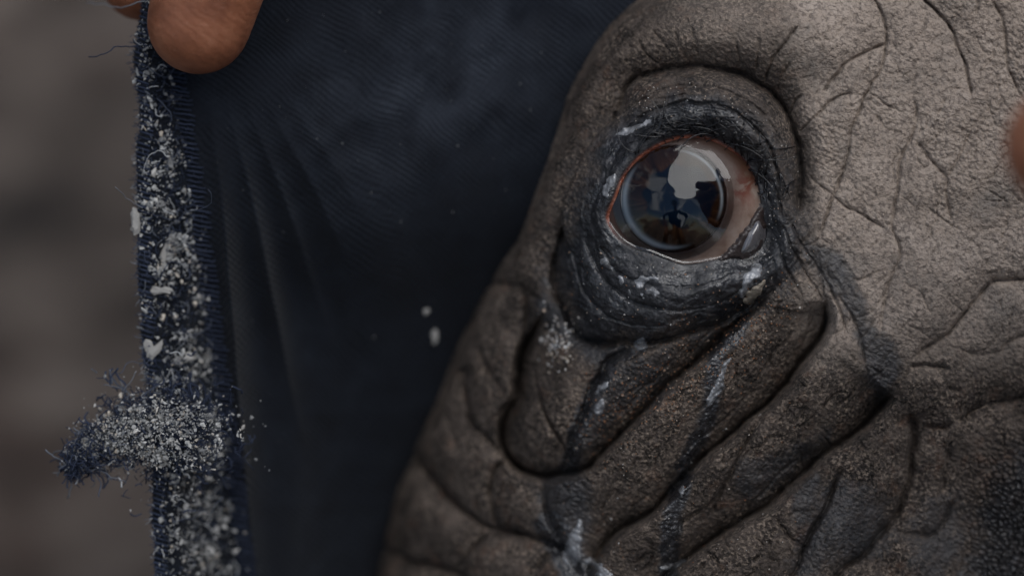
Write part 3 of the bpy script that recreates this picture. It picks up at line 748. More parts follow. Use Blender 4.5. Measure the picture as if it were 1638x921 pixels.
MUCUS_AND_GLINTS = [
    ([(983, 213), (1010, 200), (1040, 188), (1050, 193), (1022, 209), (992, 219)], 2.5, 0), ([(962, 311), (970, 288), (984, 275), (986, 290), (975, 313)], 2.5, 0),  # both dabs are wet highlights on the lids, modelled as pale blobs
    ([(1203, 423), (1219, 424), (1216, 440), (1200, 462), (1186, 478), (1183, 462), (1192, 440)], 6, 0), ([(1190, 483), (1195, 467), (1213, 456), (1224, 449), (1217, 470), (1200, 489)], 8, 1),
    ([(1012, 549), (1020, 541), (1033, 543), (1039, 552), (1032, 561), (1017, 560)], 7, 0), ([(928, 830), (932, 851), (930, 879), (927, 896), (914, 907), (903, 903), (900, 889), (907, 861), (920, 840)], 8, 0),
    ([(931, 900), (943, 889), (955, 897), (974, 912), (982, 930), (960, 932), (952, 908), (942, 904)], 7, 0),
    ([(1169, 573), (1164, 584), (1161, 608), (1153, 628), (1140, 644), (1130, 648), (1132, 628), (1143, 615), (1150, 595), (1157, 579)], 4, 0),
    ([(952, 629), (960, 614), (974, 609), (971, 619), (960, 626)], 5, 0), ([(952, 662), (955, 642), (965, 631), (969, 640), (962, 660)], 5, 0),
    ([(1014, 447), (1030, 440), (1052, 442), (1052, 448), (1034, 450), (1027, 462), (1018, 461)], 3.5, 0), ([(1032, 462), (1045, 458), (1055, 470), (1050, 480), (1042, 481), (1043, 470), (1034, 472)], 3.5, 0),
    ([(1022, 470), (1030, 468), (1034, 478), (1026, 481)], 3.5, 0), ([(957, 413), (966, 409), (973, 415), (970, 423), (959, 421)], 4, 0), ([(988, 443), (995, 440), (999, 449), (993, 459), (987, 452)], 4, 0),
    ([(975, 428), (981, 427), (984, 435), (978, 436)], 4, 0), ([(1003, 463), (1009, 462), (1011, 472), (1004, 472)], 4, 0), ([(1056, 906), (1075, 901), (1095, 893), (1100, 898), (1080, 909), (1062, 914)], 5, 0),
    ([(902, 572), (909, 570), (912, 580), (905, 583)], 7, 1), ([(878, 552), (890, 548), (898, 555), (886, 562)], 4, 0), ([(1085, 785), (1092, 775), (1097, 783), (1090, 795)], 4, 0),
]
for pl_, h_, k_ in MUCUS_AND_GLINTS:
    mound('mucus_and_glint', pl_, h_, m_crust if k_ else m_mucus_glint, rhino, 1.5, None, 4.5, 1.6 if k_ else 0.9)

def m_tone(name, stops, rough=0.8, spec=0.3):
    t = NT(name); c = t.ramp(t.at('tone'), stops); t.principled(c, rough, None, spec); return t.done()
grain = Soup()
for k in range(1500):
    m = rng.random()
    if m < .50:      # along the first fold and the crest under the lid
        t = rng.random(); x = 1240 - 300 * t + rng.normal(0, 26); y = 500 + 190 * t + rng.normal(0, 34); tone = rng.uniform(0, .62); sz = rng.uniform(.6, 1.9)
    elif m < .66: x = rng.uniform(900, 1280); y = rng.uniform(560, 915); tone = rng.uniform(0, 1); sz = rng.uniform(.5, 1.5)
    elif m < .76: x = rng.normal(892, 16); y = rng.normal(545, 22); tone = rng.uniform(.55, 1); sz = rng.uniform(1, 3.4)
    elif m < .90:    # rim of the upper lid
        a = rng.uniform(-2.2, 0.7); r = rng.uniform(135, 190); x = EC[0] + r * math.cos(a); y = EC[1] + r * math.sin(a); tone = rng.uniform(.5, 1); sz = rng.uniform(.4, 1.5)
    else: x = rng.uniform(880, 1320); y = rng.uniform(400, 520); tone = rng.uniform(.2, 1); sz = rng.uniform(.5, 1.9)
    if inpoly(np.array([x]), np.array([y]), APERTURE)[0] or x < 860: continue
    crumb(grain, P(x, y, float(hzi(x, y)) + sz * .4), sz * S, rng.uniform(.5, 1, 2), tone)
go_ = grain.build('sand_grains', m_tone('sand_grain', [(0, (0.16, 0.065, 0.03)), (0.4, (0.22, 0.12, 0.07)), (0.65, (0.30, 0.26, 0.22)), (1, (0.45, 0.45, 0.45))]), None, False)
go_['kind'] = 'stuff'; go_['label'] = 'orange sand and white crumbs stuck to the wet folds round the eye'; go_['category'] = 'sand'

# ------------------------------------------------------------------ the blindfold cloth
CY = np.concatenate([np.arange(-420, 1300, 4.0)])
LE = np.array([(-420, 250), (-120, 232), (0, 224), (100, 218), (200, 220), (300, 222), (400, 225), (500, 228), (600, 232), (700, 238), (800, 241), (921, 244), (1300, 250)], float)
HE = np.array([(-420, 300), (-60, 262), (0, 258), (60, 262), (120, 275), (200, 288), (300, 306), (400, 318), (500, 332), (600, 345), (700, 362), (800, 372), (921, 388), (1300, 420)], float)
def xl(y): return np.interp(y, LE[:, 0], LE[:, 1]) + 2.5 * vnoise(np.asarray(y) / 23.0, np.asarray(y) * 0 + 3.0, 8) + 5 * vnoise(np.asarray(y) / 90.0, np.asarray(y) * 0 + 1.0, 9)
def xh(y): return np.interp(y, HE[:, 0], HE[:, 1]) + 2.0 * vnoise(np.asarray(y) / 31.0, np.asarray(y) * 0 + 3.0, 18)
bo = np.argsort(BOUND[:, 1]); BY, BX = BOUND[bo, 1], BOUND[bo, 0]
def xb(y): return np.interp(y, BY, BX)
_zy = np.arange(-420, 1301, 10.0)
_zb = np.convolve(np.pad(hz(xb(_zy), _zy), 6, mode='edge'), np.ones(13) / 13, 'valid') - 38
def cloth_z(x, y):
    L, R = xl(y), xb(y); u = (x - L) / (R - L); uc = np.clip(u, 0, 1)
    zb = np.interp(y, _zy, _zb)
    z = -80 + (zb + 80) * (uc ** 1.15)
    z = z + (35 * np.exp(-((y - 260) / 240) ** 2) - 40) * np.sin(np.pi * uc)
    ph = np.arctan2(x - 315, y + 60)
    amp = sstep(120, 560, y) * np.sin(np.pi * np.clip(uc * 1.02, 0, 1)) ** 0.7
    z = z + amp * (-62 * np.abs(np.sin(ph * 25 + 0.9 + 0.35 * vnoise(x / 120, y / 160, 3))) ** 0.8 * sstep(0.62, 0.25, uc) + 26 * np.sin(ph * 13 + 0.4) * sstep(0.95, 0.5, uc))
    z = z + 5 * fbm(x / 90, y / 90, 14, 3) * np.sin(np.pi * uc)
    z = z - 22 * np.exp(-((x - 330) / 60) ** 2 - ((y - 60) / 120) ** 2)           # pressed in under the thumb
    z = np.where(u > 1, z - (u - 1) * (R - L) * 1.2, z)
    return z

def m_cloth():
    t = NT('navy_rib_knit')
    vec = t.node('ShaderNodeVectorMath', operation='SCALE'); t.link(t.tc.outputs['Object'], vec.inputs[0]); vec.inputs['Scale'].default_value = 1.0 / S / 100
    v = vec.outputs[0]
    rib = t.math('SINE', t.math('MULTIPLY', t.at('rib'), 2 * math.pi))
    cross = t.math('SINE', t.math('MULTIPLY', t.at('cross'), 2 * math.pi))
    c = t.ramp(t.noise(1.3, 6, 0.65, 0, v), [(0.3, (0.0024, 0.0035, 0.0060)), (0.55, (0.0045, 0.0067, 0.0110)), (0.75, (0.0088, 0.0122, 0.0182))])
    fl = t.ramp(t.noise(30, 3, 0.6, 0, v), [(0.58, 0.0), (0.74, 0.55)])
    fl = t.math('MULTIPLY', fl, t.math('ADD', t.at('upper_lit'), t.ramp(t.noise(1.0, 4, .6, 0, v), [(0.42, 0.02), (0.66, 0.35)])))
    c = t.mix(t.math('MULTIPLY', t.at('upper_lit'), 0.6), c, (0.05, 0.06, 0.08))  # paler upper cloth: its lit look mixed into the base colour
    c = t.mix(fl, c, (0.085, 0.10, 0.125))
    ribm = t.ramp(t.noise(1.7, 4, .6, 0, v), [(0.38, 0.15), (0.62, 1.0)])
    rib = t.math('MULTIPLY', rib, ribm)
    c = t.mix(t.ramp(rib, [(0.2, 0.3), (0.8, 0.0)]), c, (0.004, 0.005, 0.009))
    h = t.math('ADD', rib, t.math('MULTIPLY', cross, 0.35))
    h = t.math('ADD', h, t.math('MULTIPLY', t.noise(24, 4, .6, 0, v), 1.2))
    t.principled(c, 0.92, t.bump(h, 0.6, 0.00022), 0.15, sheen=0.05)
    return t.done()

cloth_root = empty('blindfold_cloth', tuple(P(300, 1290, -40)), 'dark navy ribbed cloth stretched beside the face with a crumb-covered frayed hem', 'cloth')
mat_cloth = m_cloth()
U = np.linspace(0, 1.0, 260)
CYY, UU = np.meshgrid(CY, U, indexing='ij')
CL = xl(CYY); CRR = xb(CYY) + 16
CXX = CL + 10 + (CRR - CL - 10) * UU
CZ = cloth_z(CXX, CYY)
front = P(CXX, CYY, CZ).reshape(-1, 3); back = P(CXX, CYY, CZ - 7).reshape(-1, 3)
cny, cnx = CXX.shape
ff = grid_faces(cny, cnx); nfr = len(front)
rim = np.concatenate([np.arange(cnx), np.arange(1, cny) * cnx + cnx - 1, (cny - 1) * cnx + np.arange(cnx - 2, -1, -1), np.arange(cny - 2, 0, -1) * cnx])
ra = rim; rb_ = np.roll(rim, -1)
cloth = mesh_obj('fabric', np.vstack([front, back]), np.vstack([ff, ff[:, ::-1] + nfr, np.stack([ra, rb_, rb_ + nfr, ra + nfr], -1)]), mat_cloth, cloth_root)
rx = (CXX * 0.60 - CYY * 0.80) + 26 * fbm(CXX / 170, CYY / 170, 6, 3) + 2.2 * fbm(CXX / 18, CYY / 18, 7, 2); ry = (CXX * 0.80 + CYY * 0.60)
attr(cloth, 'rib', np.tile((rx / 8.5).reshape(-1), 2)); attr(cloth, 'cross', np.tile((ry / 9.0).reshape(-1), 2))
dm = np.exp(-((CXX - 700 + 0.6 * (CYY - 120)) / 190) ** 2 - ((CYY - 110) / 150) ** 2) * np.clip(0.55 + 0.9 * fbm(CXX / 70, CYY / 70, 66, 4), 0, 1.2)  # lit upper part of the cloth put into the colour, with denser flecks
attr(cloth, 'upper_lit', np.tile(dm.reshape(-1), 2))

# rolled hem with overlocked thread
def hem_z(x, y):
    L, H = xl(y), xh(y); w = np.clip((x - L) / (H - L), 0, 1)
    lump = 5 * vnoise(y / 14.0, w * 2.0, 44) + 4 * vnoise(y / 40.0, w * 1.5, 45)
    return cloth_z(np.maximum(x, L + 12), y) + (9 + lump) * np.sqrt(np.clip(1 - (2 * w - 1) ** 4, 0, 1)) + 10 * np.exp(-((w - .35) / .25) ** 2) - 4
W_ = np.linspace(0, 1, 26); HYY, WW = np.meshgrid(np.arange(-420, 1300, 3.0), W_, indexing='ij')
HXX = xl(HYY) + (xh(HYY) - xl(HYY)) * WW
HZZ = hem_z(HXX, HYY)
hf = P(HXX, HYY, HZZ).reshape(-1, 3); hb = P(HXX, HYY, np.minimum(HZZ - 4, -100 + 0 * HZZ + 8 * (WW - .5))).reshape(-1, 3)
hny, hnx = HXX.shape; f0 = grid_faces(hny, hnx)
rim = np.concatenate([np.arange(hnx), np.arange(1, hny) * hnx + hnx - 1, (hny - 1) * hnx + np.arange(hnx - 2, -1, -1), np.arange(hny - 2, 0, -1) * hnx])
hem = mesh_obj('hem', np.vstack([hf, hb]), np.vstack([f0, f0[:, ::-1] + len(hf), np.stack([rim, np.roll(rim, -1), np.roll(rim, -1) + len(hf), rim + len(hf)], -1)]), mat_cloth, cloth_root)
attr(hem, 'rib', np.tile((HYY / 7.0 + HXX / 20).reshape(-1), 2)); attr(hem, 'cross', np.tile((HXX / 9.0).reshape(-1), 2)); attr(hem, 'upper_lit', np.zeros(2 * HXX.size))
thr = Soup()
m_thread = m_tone('navy_thread', [(0, (0.010, 0.015, 0.032)), (0.5, (0.025, 0.035, 0.065)), (0.8, (0.10, 0.11, 0.13)), (1, (0.36, 0.37, 0.38))], 0.85)
y = -380.0
while y < 1290:      # stitches along the inner side of the hem
    t = np.linspace(0, 1, 6); L_ = rng.uniform(24, 34)
    X = xh(np.full(6, y)) - 6 + L_ * t; Y = y + 5 * t + rng.normal(0, .6, 6)
    thr.tube(P(X, Y, cloth_z(X, Y) + 1.2 + 4 * np.sin(np.pi * t)), 1.5 * S, 5, rng.uniform(0, .35))
    t = np.linspace(0, 1, 6); X = xl(np.full(6, y)) - 1 + 22 * t; Y = y + 7 * t
    thr.tube(P(X, Y, hem_z(X, Y) + 1.0), 1.7 * S, 5, rng.uniform(0, .5))
    y += rng.uniform(6.5, 9.0)
thr.build('stitching', m_thread, hem)

# frayed threads and the torn tuft
TUFT = catmull([(310, 690), (270, 690), (235, 690), (200, 692), (165, 706), (136, 724), (116, 748)], 6)
TR = np.interp(np.linspace(0, 1, len(TUFT)), [0, .3, .5, .75, .9, 1], [80, 68, 47, 27, 16, 8])
tuft = Soup()
def tuft_z(x, y): return -80 + 12 * fbm(np.asarray(x) / 30, np.asarray(y) / 30, 99, 2)
tp_ = P(TUFT[:, 0], TUFT[:, 1], tuft_z(TUFT[:, 0], TUFT[:, 1]))
for _k in range(2):
    o = rng.normal(0, 14, (1, 3)) * S
    tuft.tube(tp_ + o, TR * .24 * S * (1 + .2 * np.sin(np.arange(len(TR)) * .7 + rng.uniform(0, 6))), 10, 0.05)
def strand(soup, x, y, z, L, r, tone, n=9, dirn=None):
    a = rng.uniform(0, 2 * math.pi) if dirn is None else dirn; p = [(x, y, z)]; dz = rng.normal(0, .35)
    for k in range(n):
        a += rng.normal(0, .38); dz += rng.normal(0, .25)
        p.append((p[-1][0] + L / n * math.cos(a), p[-1][1] + L / n * math.sin(a), p[-1][2] + L / n * dz))
    p = np.array(p)
    soup.tube(P(p[:, 0], p[:, 1], p[:, 2]), r * S, 4, tone)
for k in range(2600):
    i = rng.integers(0, len(TUFT)); rr = TR[i]
    x = TUFT[i, 0] + rng.normal(0, rr * .5); y = TUFT[i, 1] + rng.normal(0, rr * .5)
    strand(tuft, x, y, -80 + rng.normal(0, 16), rng.uniform(8, 26), rng.uniform(.6, 1.5), rng.choice([.05, .2, .4, .75, .95], p=[.4, .3, .15, .1, .05]))
for (x, y, d_, L) in ((125, 735, 2.2, 62), (120, 742, 1.2, 45), (132, 745, .6, 50), (180, 612, -1.7, 26), (200, 628, -2.0, 40), (140, 690, 3.4, 40), (118, 720, 2.9, 30), (150, 752, 0.4, 46)):
    for _k in range(5): strand(tuft, x + rng.normal(0, 3), y + rng.normal(0, 3), -80, L * rng.uniform(.6, 1.1), rng.uniform(.8, 1.8), rng.uniform(.2, .9), 10, d_ + rng.normal(0, .25))
tuft_ob = tuft.build('frayed_tuft', m_thread, hem); tuft_ob['kind'] = 'stuff'
fz = Soup()
for k in range(1500):
    y = rng.uniform(-120, 1000); w = rng.beta(1.6, 1.6)
    x = float(xl(y) + (xh(y) + 14 - xl(y)) * w); z = float(hem_z(np.array(x), np.array(y)))
    strand(fz, x, y, z + 2, rng.uniform(6, 22), rng.uniform(.45, 1.0), rng.choice([.1, .35, .55, .8, 1.0], p=[.35, .25, .2, .12, .08]), 6)
for k in range(260):
    y = rng.uniform(60, 930); strand(fz, float(xl(y)) + 2, y, -86, rng.uniform(5, 16), rng.uniform(.4, .8), rng.uniform(.2, .95), 5, math.pi + rng.normal(0, .7))
for k in range(24):    # long pulled threads
    y = rng.uniform(0, 920); x = float(xl(y) + (xh(y) - xl(y)) * rng.uniform(0, 1))
    strand(fz, x, y, float(hem_z(np.array(x), np.array(y))) + 6, rng.uniform(45, 110), rng.uniform(.6, 1.2), rng.choice([.3, .6, .85, 1.0]), 14)
fzo = fz.build('loose_threads', m_thread, hem); fzo['kind'] = 'stuff'

# horn dust and shavings lying on the hem
def dens(y, w):
    d = 0.18 + 0.9 * math.exp(-((y - 370) / 95) ** 2) + 0.8 * math.exp(-((y - 640) / 130) ** 2) + .35 * math.exp(-((y - 860) / 60) ** 2) + .25 * math.exp(-((y - 150) / 60) ** 2)
    return d * (0.35 + 0.65 * math.exp(-((w - .55) / .3) ** 2)) * (0.06 + 1.5 * max(0, .12 + float(fbm(np.array(y / 30.0), np.array(w * 3.0), 123, 3))))
dust = Soup(); n = 0; tries = 0
def clump(x, y, z, k, spread, base):
    for _q in range(k):
        o = rng.normal(0, spread, 2); sz_ = base * rng.uniform(.35, 1.1)
        crumb(dust, P(x + o[0], y + o[1], z + rng.uniform(0, spread * .5)), sz_ * S, (rng.uniform(.25, .8), rng.uniform(.15, .6)), rng.uniform(0, 1))
while n < 2600 and tries < 60000:
    tries += 1; y = rng.uniform(-60, 960); w = rng.uniform(-.04, 1.12)
    if rng.random() > dens(y, w): continue
    x = float(xl(y) + (xh(y) - xl(y)) * w); z = float(hem_z(np.array(x), np.array(y)))
    sz = min(6.5, 0.8 + rng.exponential(1.35)); asp = (rng.uniform(.4, 1), rng.uniform(.3, .8))
    if rng.random() < .12: sz *= 1.9; asp = (rng.uniform(.15, .3), rng.uniform(.1, .25))
    crumb(dust, P(x, y, z + 1.0 + sz * .3), sz * S, asp, rng.uniform(0, 1)); n += 1
    if rng.random() < .06: clump(x, y, z + 1, rng.integers(5, 16), rng.uniform(3, 7), rng.uniform(1.5, 3.6))
for k in range(2600):
    i = rng.integers(0, len(TUFT)); rr = TR[i]; q = rng.normal(0, .62, 2)
    x = TUFT[i, 0] + rr * q[0]; y = TUFT[i, 1] + rr * q[1] * .9
    sz = min(5.0, 0.7 + rng.exponential(1.05))
    crumb(dust, P(x, y, -80 + math.sqrt(max(0, 1 - min(1, q @ q))) * rr * .75 + rng.normal(0, 3)), sz * S, rng.uniform(.25, .9, 2), rng.uniform(0, 1))
for k in range(220):
    i = rng.integers(0, len(TUFT)); rr = TR[i]; a_ = rng.uniform(0, 6.28); q_ = rng.uniform(.4, 1.0)
    clump(TUFT[i, 0] + rr * q_ * math.cos(a_), TUFT[i, 1] + rr * q_ * .8 * math.sin(a_), -80 + rr * .5, rng.integers(4, 12), rng.uniform(3, 6), rng.uniform(1.8, 4.2))
for k in range(260):   # a thin scatter over the cloth
    x = rng.uniform(330, 960); y = rng.uniform(0, 921)
    if x > xb(y) - 20: continue
    if rng.random() > 0.25 + 0.75 * math.exp(-((y - 150) / 160) ** 2): continue
    sz = 0.4 + rng.exponential(.5)
    crumb(dust, P(x, y, float(cloth_z(np.array(x), np.array(y))) + 1), min(sz, 3.2) * S, rng.uniform(.4, 1, 2), rng.uniform(0, .25))
m_horn = m_tone('horn_dust', [(0, (0.11, 0.115, 0.12)), (0.5, (0.26, 0.265, 0.265)), (0.85, (0.42, 0.42, 0.41)), (1, (0.36, 0.31, 0.25))], 0.7)
du = dust.build('horn_dust', m_horn, None, False)
du['kind'] = 'stuff'; du['label'] = 'pale horn dust and fibres clinging along the frayed navy hem'; du['category'] = 'horn dust'
m_flake = m_simple('horn_flake', (0.23, 0.225, 0.215), 0.75, 0.4, None, (2500, 0.5, 0.0003))
def flake(poly, name, label, z0, thick=3.0, grp=None):
    pl = catmull(poly, 3, True) + rng.normal(0, 1.3, (3 * len(poly), 2)); n_ = len(pl); c_ = pl.mean(0)
    ring = [pl, c_ + (pl - c_) * .6]
    X = np.concatenate([pl[:, 0], ring[1][:, 0], [c_[0]]]); Y = np.concatenate([pl[:, 1], ring[1][:, 1], [c_[1]]])
    top_ = z0 + np.concatenate([np.zeros(n_), np.full(n_, thick), [thick * 1.1]]) + 1.5 * vnoise(X / 8, Y / 8, 6)
    f = []
    for i in range(n_):
        j = (i + 1) % n_; f += [(i, i + n_, j + n_, j), (i + n_, 2 * n_, j + n_)]
    m_ = 2 * n_ + 1
    V = np.vstack([P(X, Y, top_), P(X, Y, top_ * 0 + z0 - thick)])
    f += [tuple(q + m_ for q in g[::-1]) for g in f]
    f += [(i, (i + 1) % n_, (i + 1) % n_ + m_, i + m_) for i in range(n_)]
    o = mesh_obj(name, V, f, m_flake, None, False); o['label'] = label; o['category'] = 'horn flake'
    if grp: o['group'] = grp
    return o
def on_hem(x, y): return float(hem_z(np.array(float(x)), np.array(float(y)))) + 6
G = 'horn flakes caught on the cloth'
flake([(230, 546), (240, 543), (247, 552), (262, 543), (257, 556), (248, 572), (238, 573), (232, 562)], 'horn_flake', 'forked white horn flake on the hem above the torn tuft', on_hem(246, 558), 3, G)
flake([(232, 466), (250, 459), (274, 461), (272, 468), (248, 471)], 'horn_flake', 'flat oblong white horn flake lying crosswise on the hem', on_hem(250, 465), 2.5, G)
flake([(258, 400), (266, 385), (272, 372), (276, 376), (268, 402), (260, 432), (256, 430)], 'horn_flake', 'long curled sliver of pale horn lying lengthwise on the hem', on_hem(266, 402), 2.5, G)
flake([(238, 710), (246, 714), (264, 738), (263, 746), (254, 742)], 'horn_flake', 'straight rod-shaped white horn chip beside the torn tuft', on_hem(252, 728) + 30, 3, G)
flake([(211, 336), (220, 334), (224, 350), (223, 372), (214, 376), (210, 360)], 'horn_flake', 'pale oval horn flake hanging on the outer edge of the hem', -76, 4, G)
flake([(689, 517), (695, 516), (699, 530), (700, 545), (693, 551), (690, 535)], 'horn_flake', 'long pale horn flake stuck on the cloth close to the cheek', float(cloth_z(np.array(694.), np.array(533.))) + 1.5, 2, G)
flake([(676, 492), (683, 491), (686, 499), (679, 503)], 'horn_flake', 'small round pale horn flake on the cloth close to the cheek', float(cloth_z(np.array(681.), np.array(497.))) + 1.5, 2, G)
flake([(293, 566), (305, 563), (309, 574), (300, 580), (292, 576)], 'horn_flake', 'blocky pale horn flake at the inner side of the hem', on_hem(300, 572), 3, G)

# ------------------------------------------------------------------ people (mostly outside the picture)
def sweep(pts, rad, sides=20, n=5, squash=None):
    """closed tapered limb with round ends; pts world, rad metres; squash = (axis vector, factor)"""
    pr = np.hstack([np.asarray(pts, float), np.asarray(rad, float)[:, None]])
    c = catmull(pr, n) if len(pr) > 2 else np.linspace(pr[0], pr[1], n + 1)
    p, r = c[:, :3], c[:, 3]
    tan = np.gradient(p, axis=0); tan /= np.linalg.norm(tan, axis=1)[:, None]
    rows = []
    for th in np.linspace(math.pi / 2, 0, 6)[:-1]: rows.append((p[0] - tan[0] * r[0] * math.sin(th), max(r[0] * math.cos(th), 1e-5), tan[0]))
    for q, a, t in zip(p, r, tan): rows.append((q, a, t))
    for th in np.linspace(0, math.pi / 2, 6)[1:]: rows.append((p[-1] + tan[-1] * r[-1] * math.sin(th), max(r[-1] * math.cos(th), 1e-5), tan[-1]))
    V = []; u = np.cross(rows[0][2], [0.31, 0.52, 0.79]); u /= np.linalg.norm(u)
    ang = np.linspace(0, 2 * np.pi, sides, endpoint=False)
    for q, a, t in rows:
        u = u - t * (u @ t); u /= np.linalg.norm(u); w = np.cross(t, u)
        ring = a * (np.cos(ang)[:, None] * u + np.sin(ang)[:, None] * w)
        if squash is not None:
            ax = np.array(squash[0], float); ax /= np.linalg.norm(ax)
            ring = ring - np.outer(ring @ ax, ax) * (1 - squash[1])
        V.append(q + ring)
    F = []
    for i in range(len(rows) - 1):
        for j in range(sides):
            k = (j + 1) % sides; F.append((i * sides + j, i * sides + k, (i + 1) * sides + k, (i + 1) * sides + j))
    F += [tuple(range(sides))[::-1], tuple((len(rows) - 1) * sides + k for k in range(sides))]
    return np.vstack(V), F

def fuse(parts, voxel, smooth_it):
    """parts: list of (V, F) -> one continuous skin as (V, F array)"""
    V = []; F = []; n = 0
    for v, f in parts:
        V.append(v); F += [tuple(i + n for i in q) for q in f]; n += len(v)
    me = bpy.data.meshes.new('fuse'); me.from_pydata([tuple(q) for q in np.vstack(V)], [], F); me.update()
    ob = bpy.data.objects.new('fuse', me); col.objects.link(ob)
    rm = ob.modifiers.new('r', 'REMESH'); rm.mode = 'VOXEL'; rm.voxel_size = voxel
    sm = ob.modifiers.new('s', 'SMOOTH'); sm.iterations = smooth_it; sm.factor = 0.5
    dg = bpy.context.evaluated_depsgraph_get(); dg.update()
    ev = ob.evaluated_get(dg).to_mesh()
    vv = np.empty(len(ev.vertices) * 3, np.float32); ev.vertices.foreach_get('co', vv)
    ff = [tuple(p.vertices) for p in ev.polygons]
    ob.evaluated_get(dg).to_mesh_clear()
    bpy.data.objects.remove(ob); bpy.data.meshes.remove(me)
    return vv.reshape(-1, 3), ff

def m_skin(name='brown_skin', k=1.0):
    t = NT(name)
    vec = t.node('ShaderNodeVectorMath', operation='SCALE'); t.link(t.tc.outputs['Object'], vec.inputs[0]); vec.inputs['Scale'].default_value = 1.0 / S / 100
    v = vec.outputs[0]
    c = t.ramp(t.noise(1.4, 5, 0.6, 0, v), [(0.3, (0.125, 0.042, 0.020)), (0.52, (0.205, 0.076, 0.038)), (0.72, (0.27, 0.115, 0.064))])
    if k != 1.0: c = t.mix(1.0, c, (k, k * 1.1, k * 1.2), 'MULTIPLY')
    c = t.mix(t.ramp(t.noise(16, 4, 0.7, 0, v), [(0.6, 0.0), (0.8, 0.35)]), c, (0.42, 0.27, 0.20))
    wv = t.node('ShaderNodeTexWave', wave_type='BANDS', bands_direction='DIAGONAL'); t.link(v, wv.inputs['Vector'])
    wv.inputs['Scale'].default_value = 2.6; wv.inputs['Distortion'].default_value = 14.0; wv.inputs['Detail'].default_value = 3.0; wv.inputs['Detail Scale'].default_value = 0.6
    h = t.math('ADD', t.math('MULTIPLY', wv.outputs['Fac'], 0.35), t.noise(14, 3, .6, 0, v))
    t.principled(c, 0.52, t.bump(h, 0.38, 0.00028), 0.4, sss=(0.12, (1.0, 0.35, 0.2), 0.003))
    return t.done()
SKIN = m_skin()
SKIN_LIGHT = m_skin('light_brown_skin', 2.2)
NAIL = m_simple('finger_nail', (0.36, 0.19, 0.14), 0.3, 0.5)
def m_weave(name, a, b):
    t = NT(name); c = t.mix(t.noise(40, 5, .6), a, b)
    t.principled(c, 0.9, t.bump(t.noise(900, 3), 0.3, 0.001), 0.2); return t.done()
K = lambda x, y, z: P(float(x), float(y), float(z))

def simple_hand(wrist, fwd, palm, side, curl=0.5, scale=1.0):
    """a relaxed open hand: fwd = finger direction, palm = palm normal, side = +1/-1 thumb side; returns sweeps"""
    wrist = np.array(wrist); f = np.array(fwd, float); f /= np.linalg.norm(f)
    n = np.array(palm, float); n -= f * (n @ f); n /= np.linalg.norm(n); s_ = np.cross(f, n) * side
    out = []; r = lambda a, b, c_: wrist + scale * (f * a + s_ * b + n * c_)
    for i, (b, L) in enumerate(((0.030, .072), (0.010, .082), (-0.010, .076), (-0.028, .060))):
        out.append(sweep([r(0, b * .55, 0), r(.05, b * .8, -.002), r(.092, b, 0)], np.array([.018, .015, .0125]) * scale))
        p = r(.092, b, 0); q = [p]; rad = [.0108]
        a = 0.15
        for seg, k in ((.45, 1), (.31, 1.2), (.24, 1.0)):
            a += curl * k * .8; p = p + scale * L * seg * (f * math.cos(a) + n * math.sin(a)); q.append(p); rad.append(rad[-1] - .0009)
        out.append(sweep(q, np.array(rad) * scale, 18, 5))
    out.append(sweep([r(.012, .016, .006), r(.040, .042, .014), r(.070, .054, .022), r(.096, .056, .030)], np.array([.017, .0145, .0115, .010]) * scale, 18, 5))
    return out

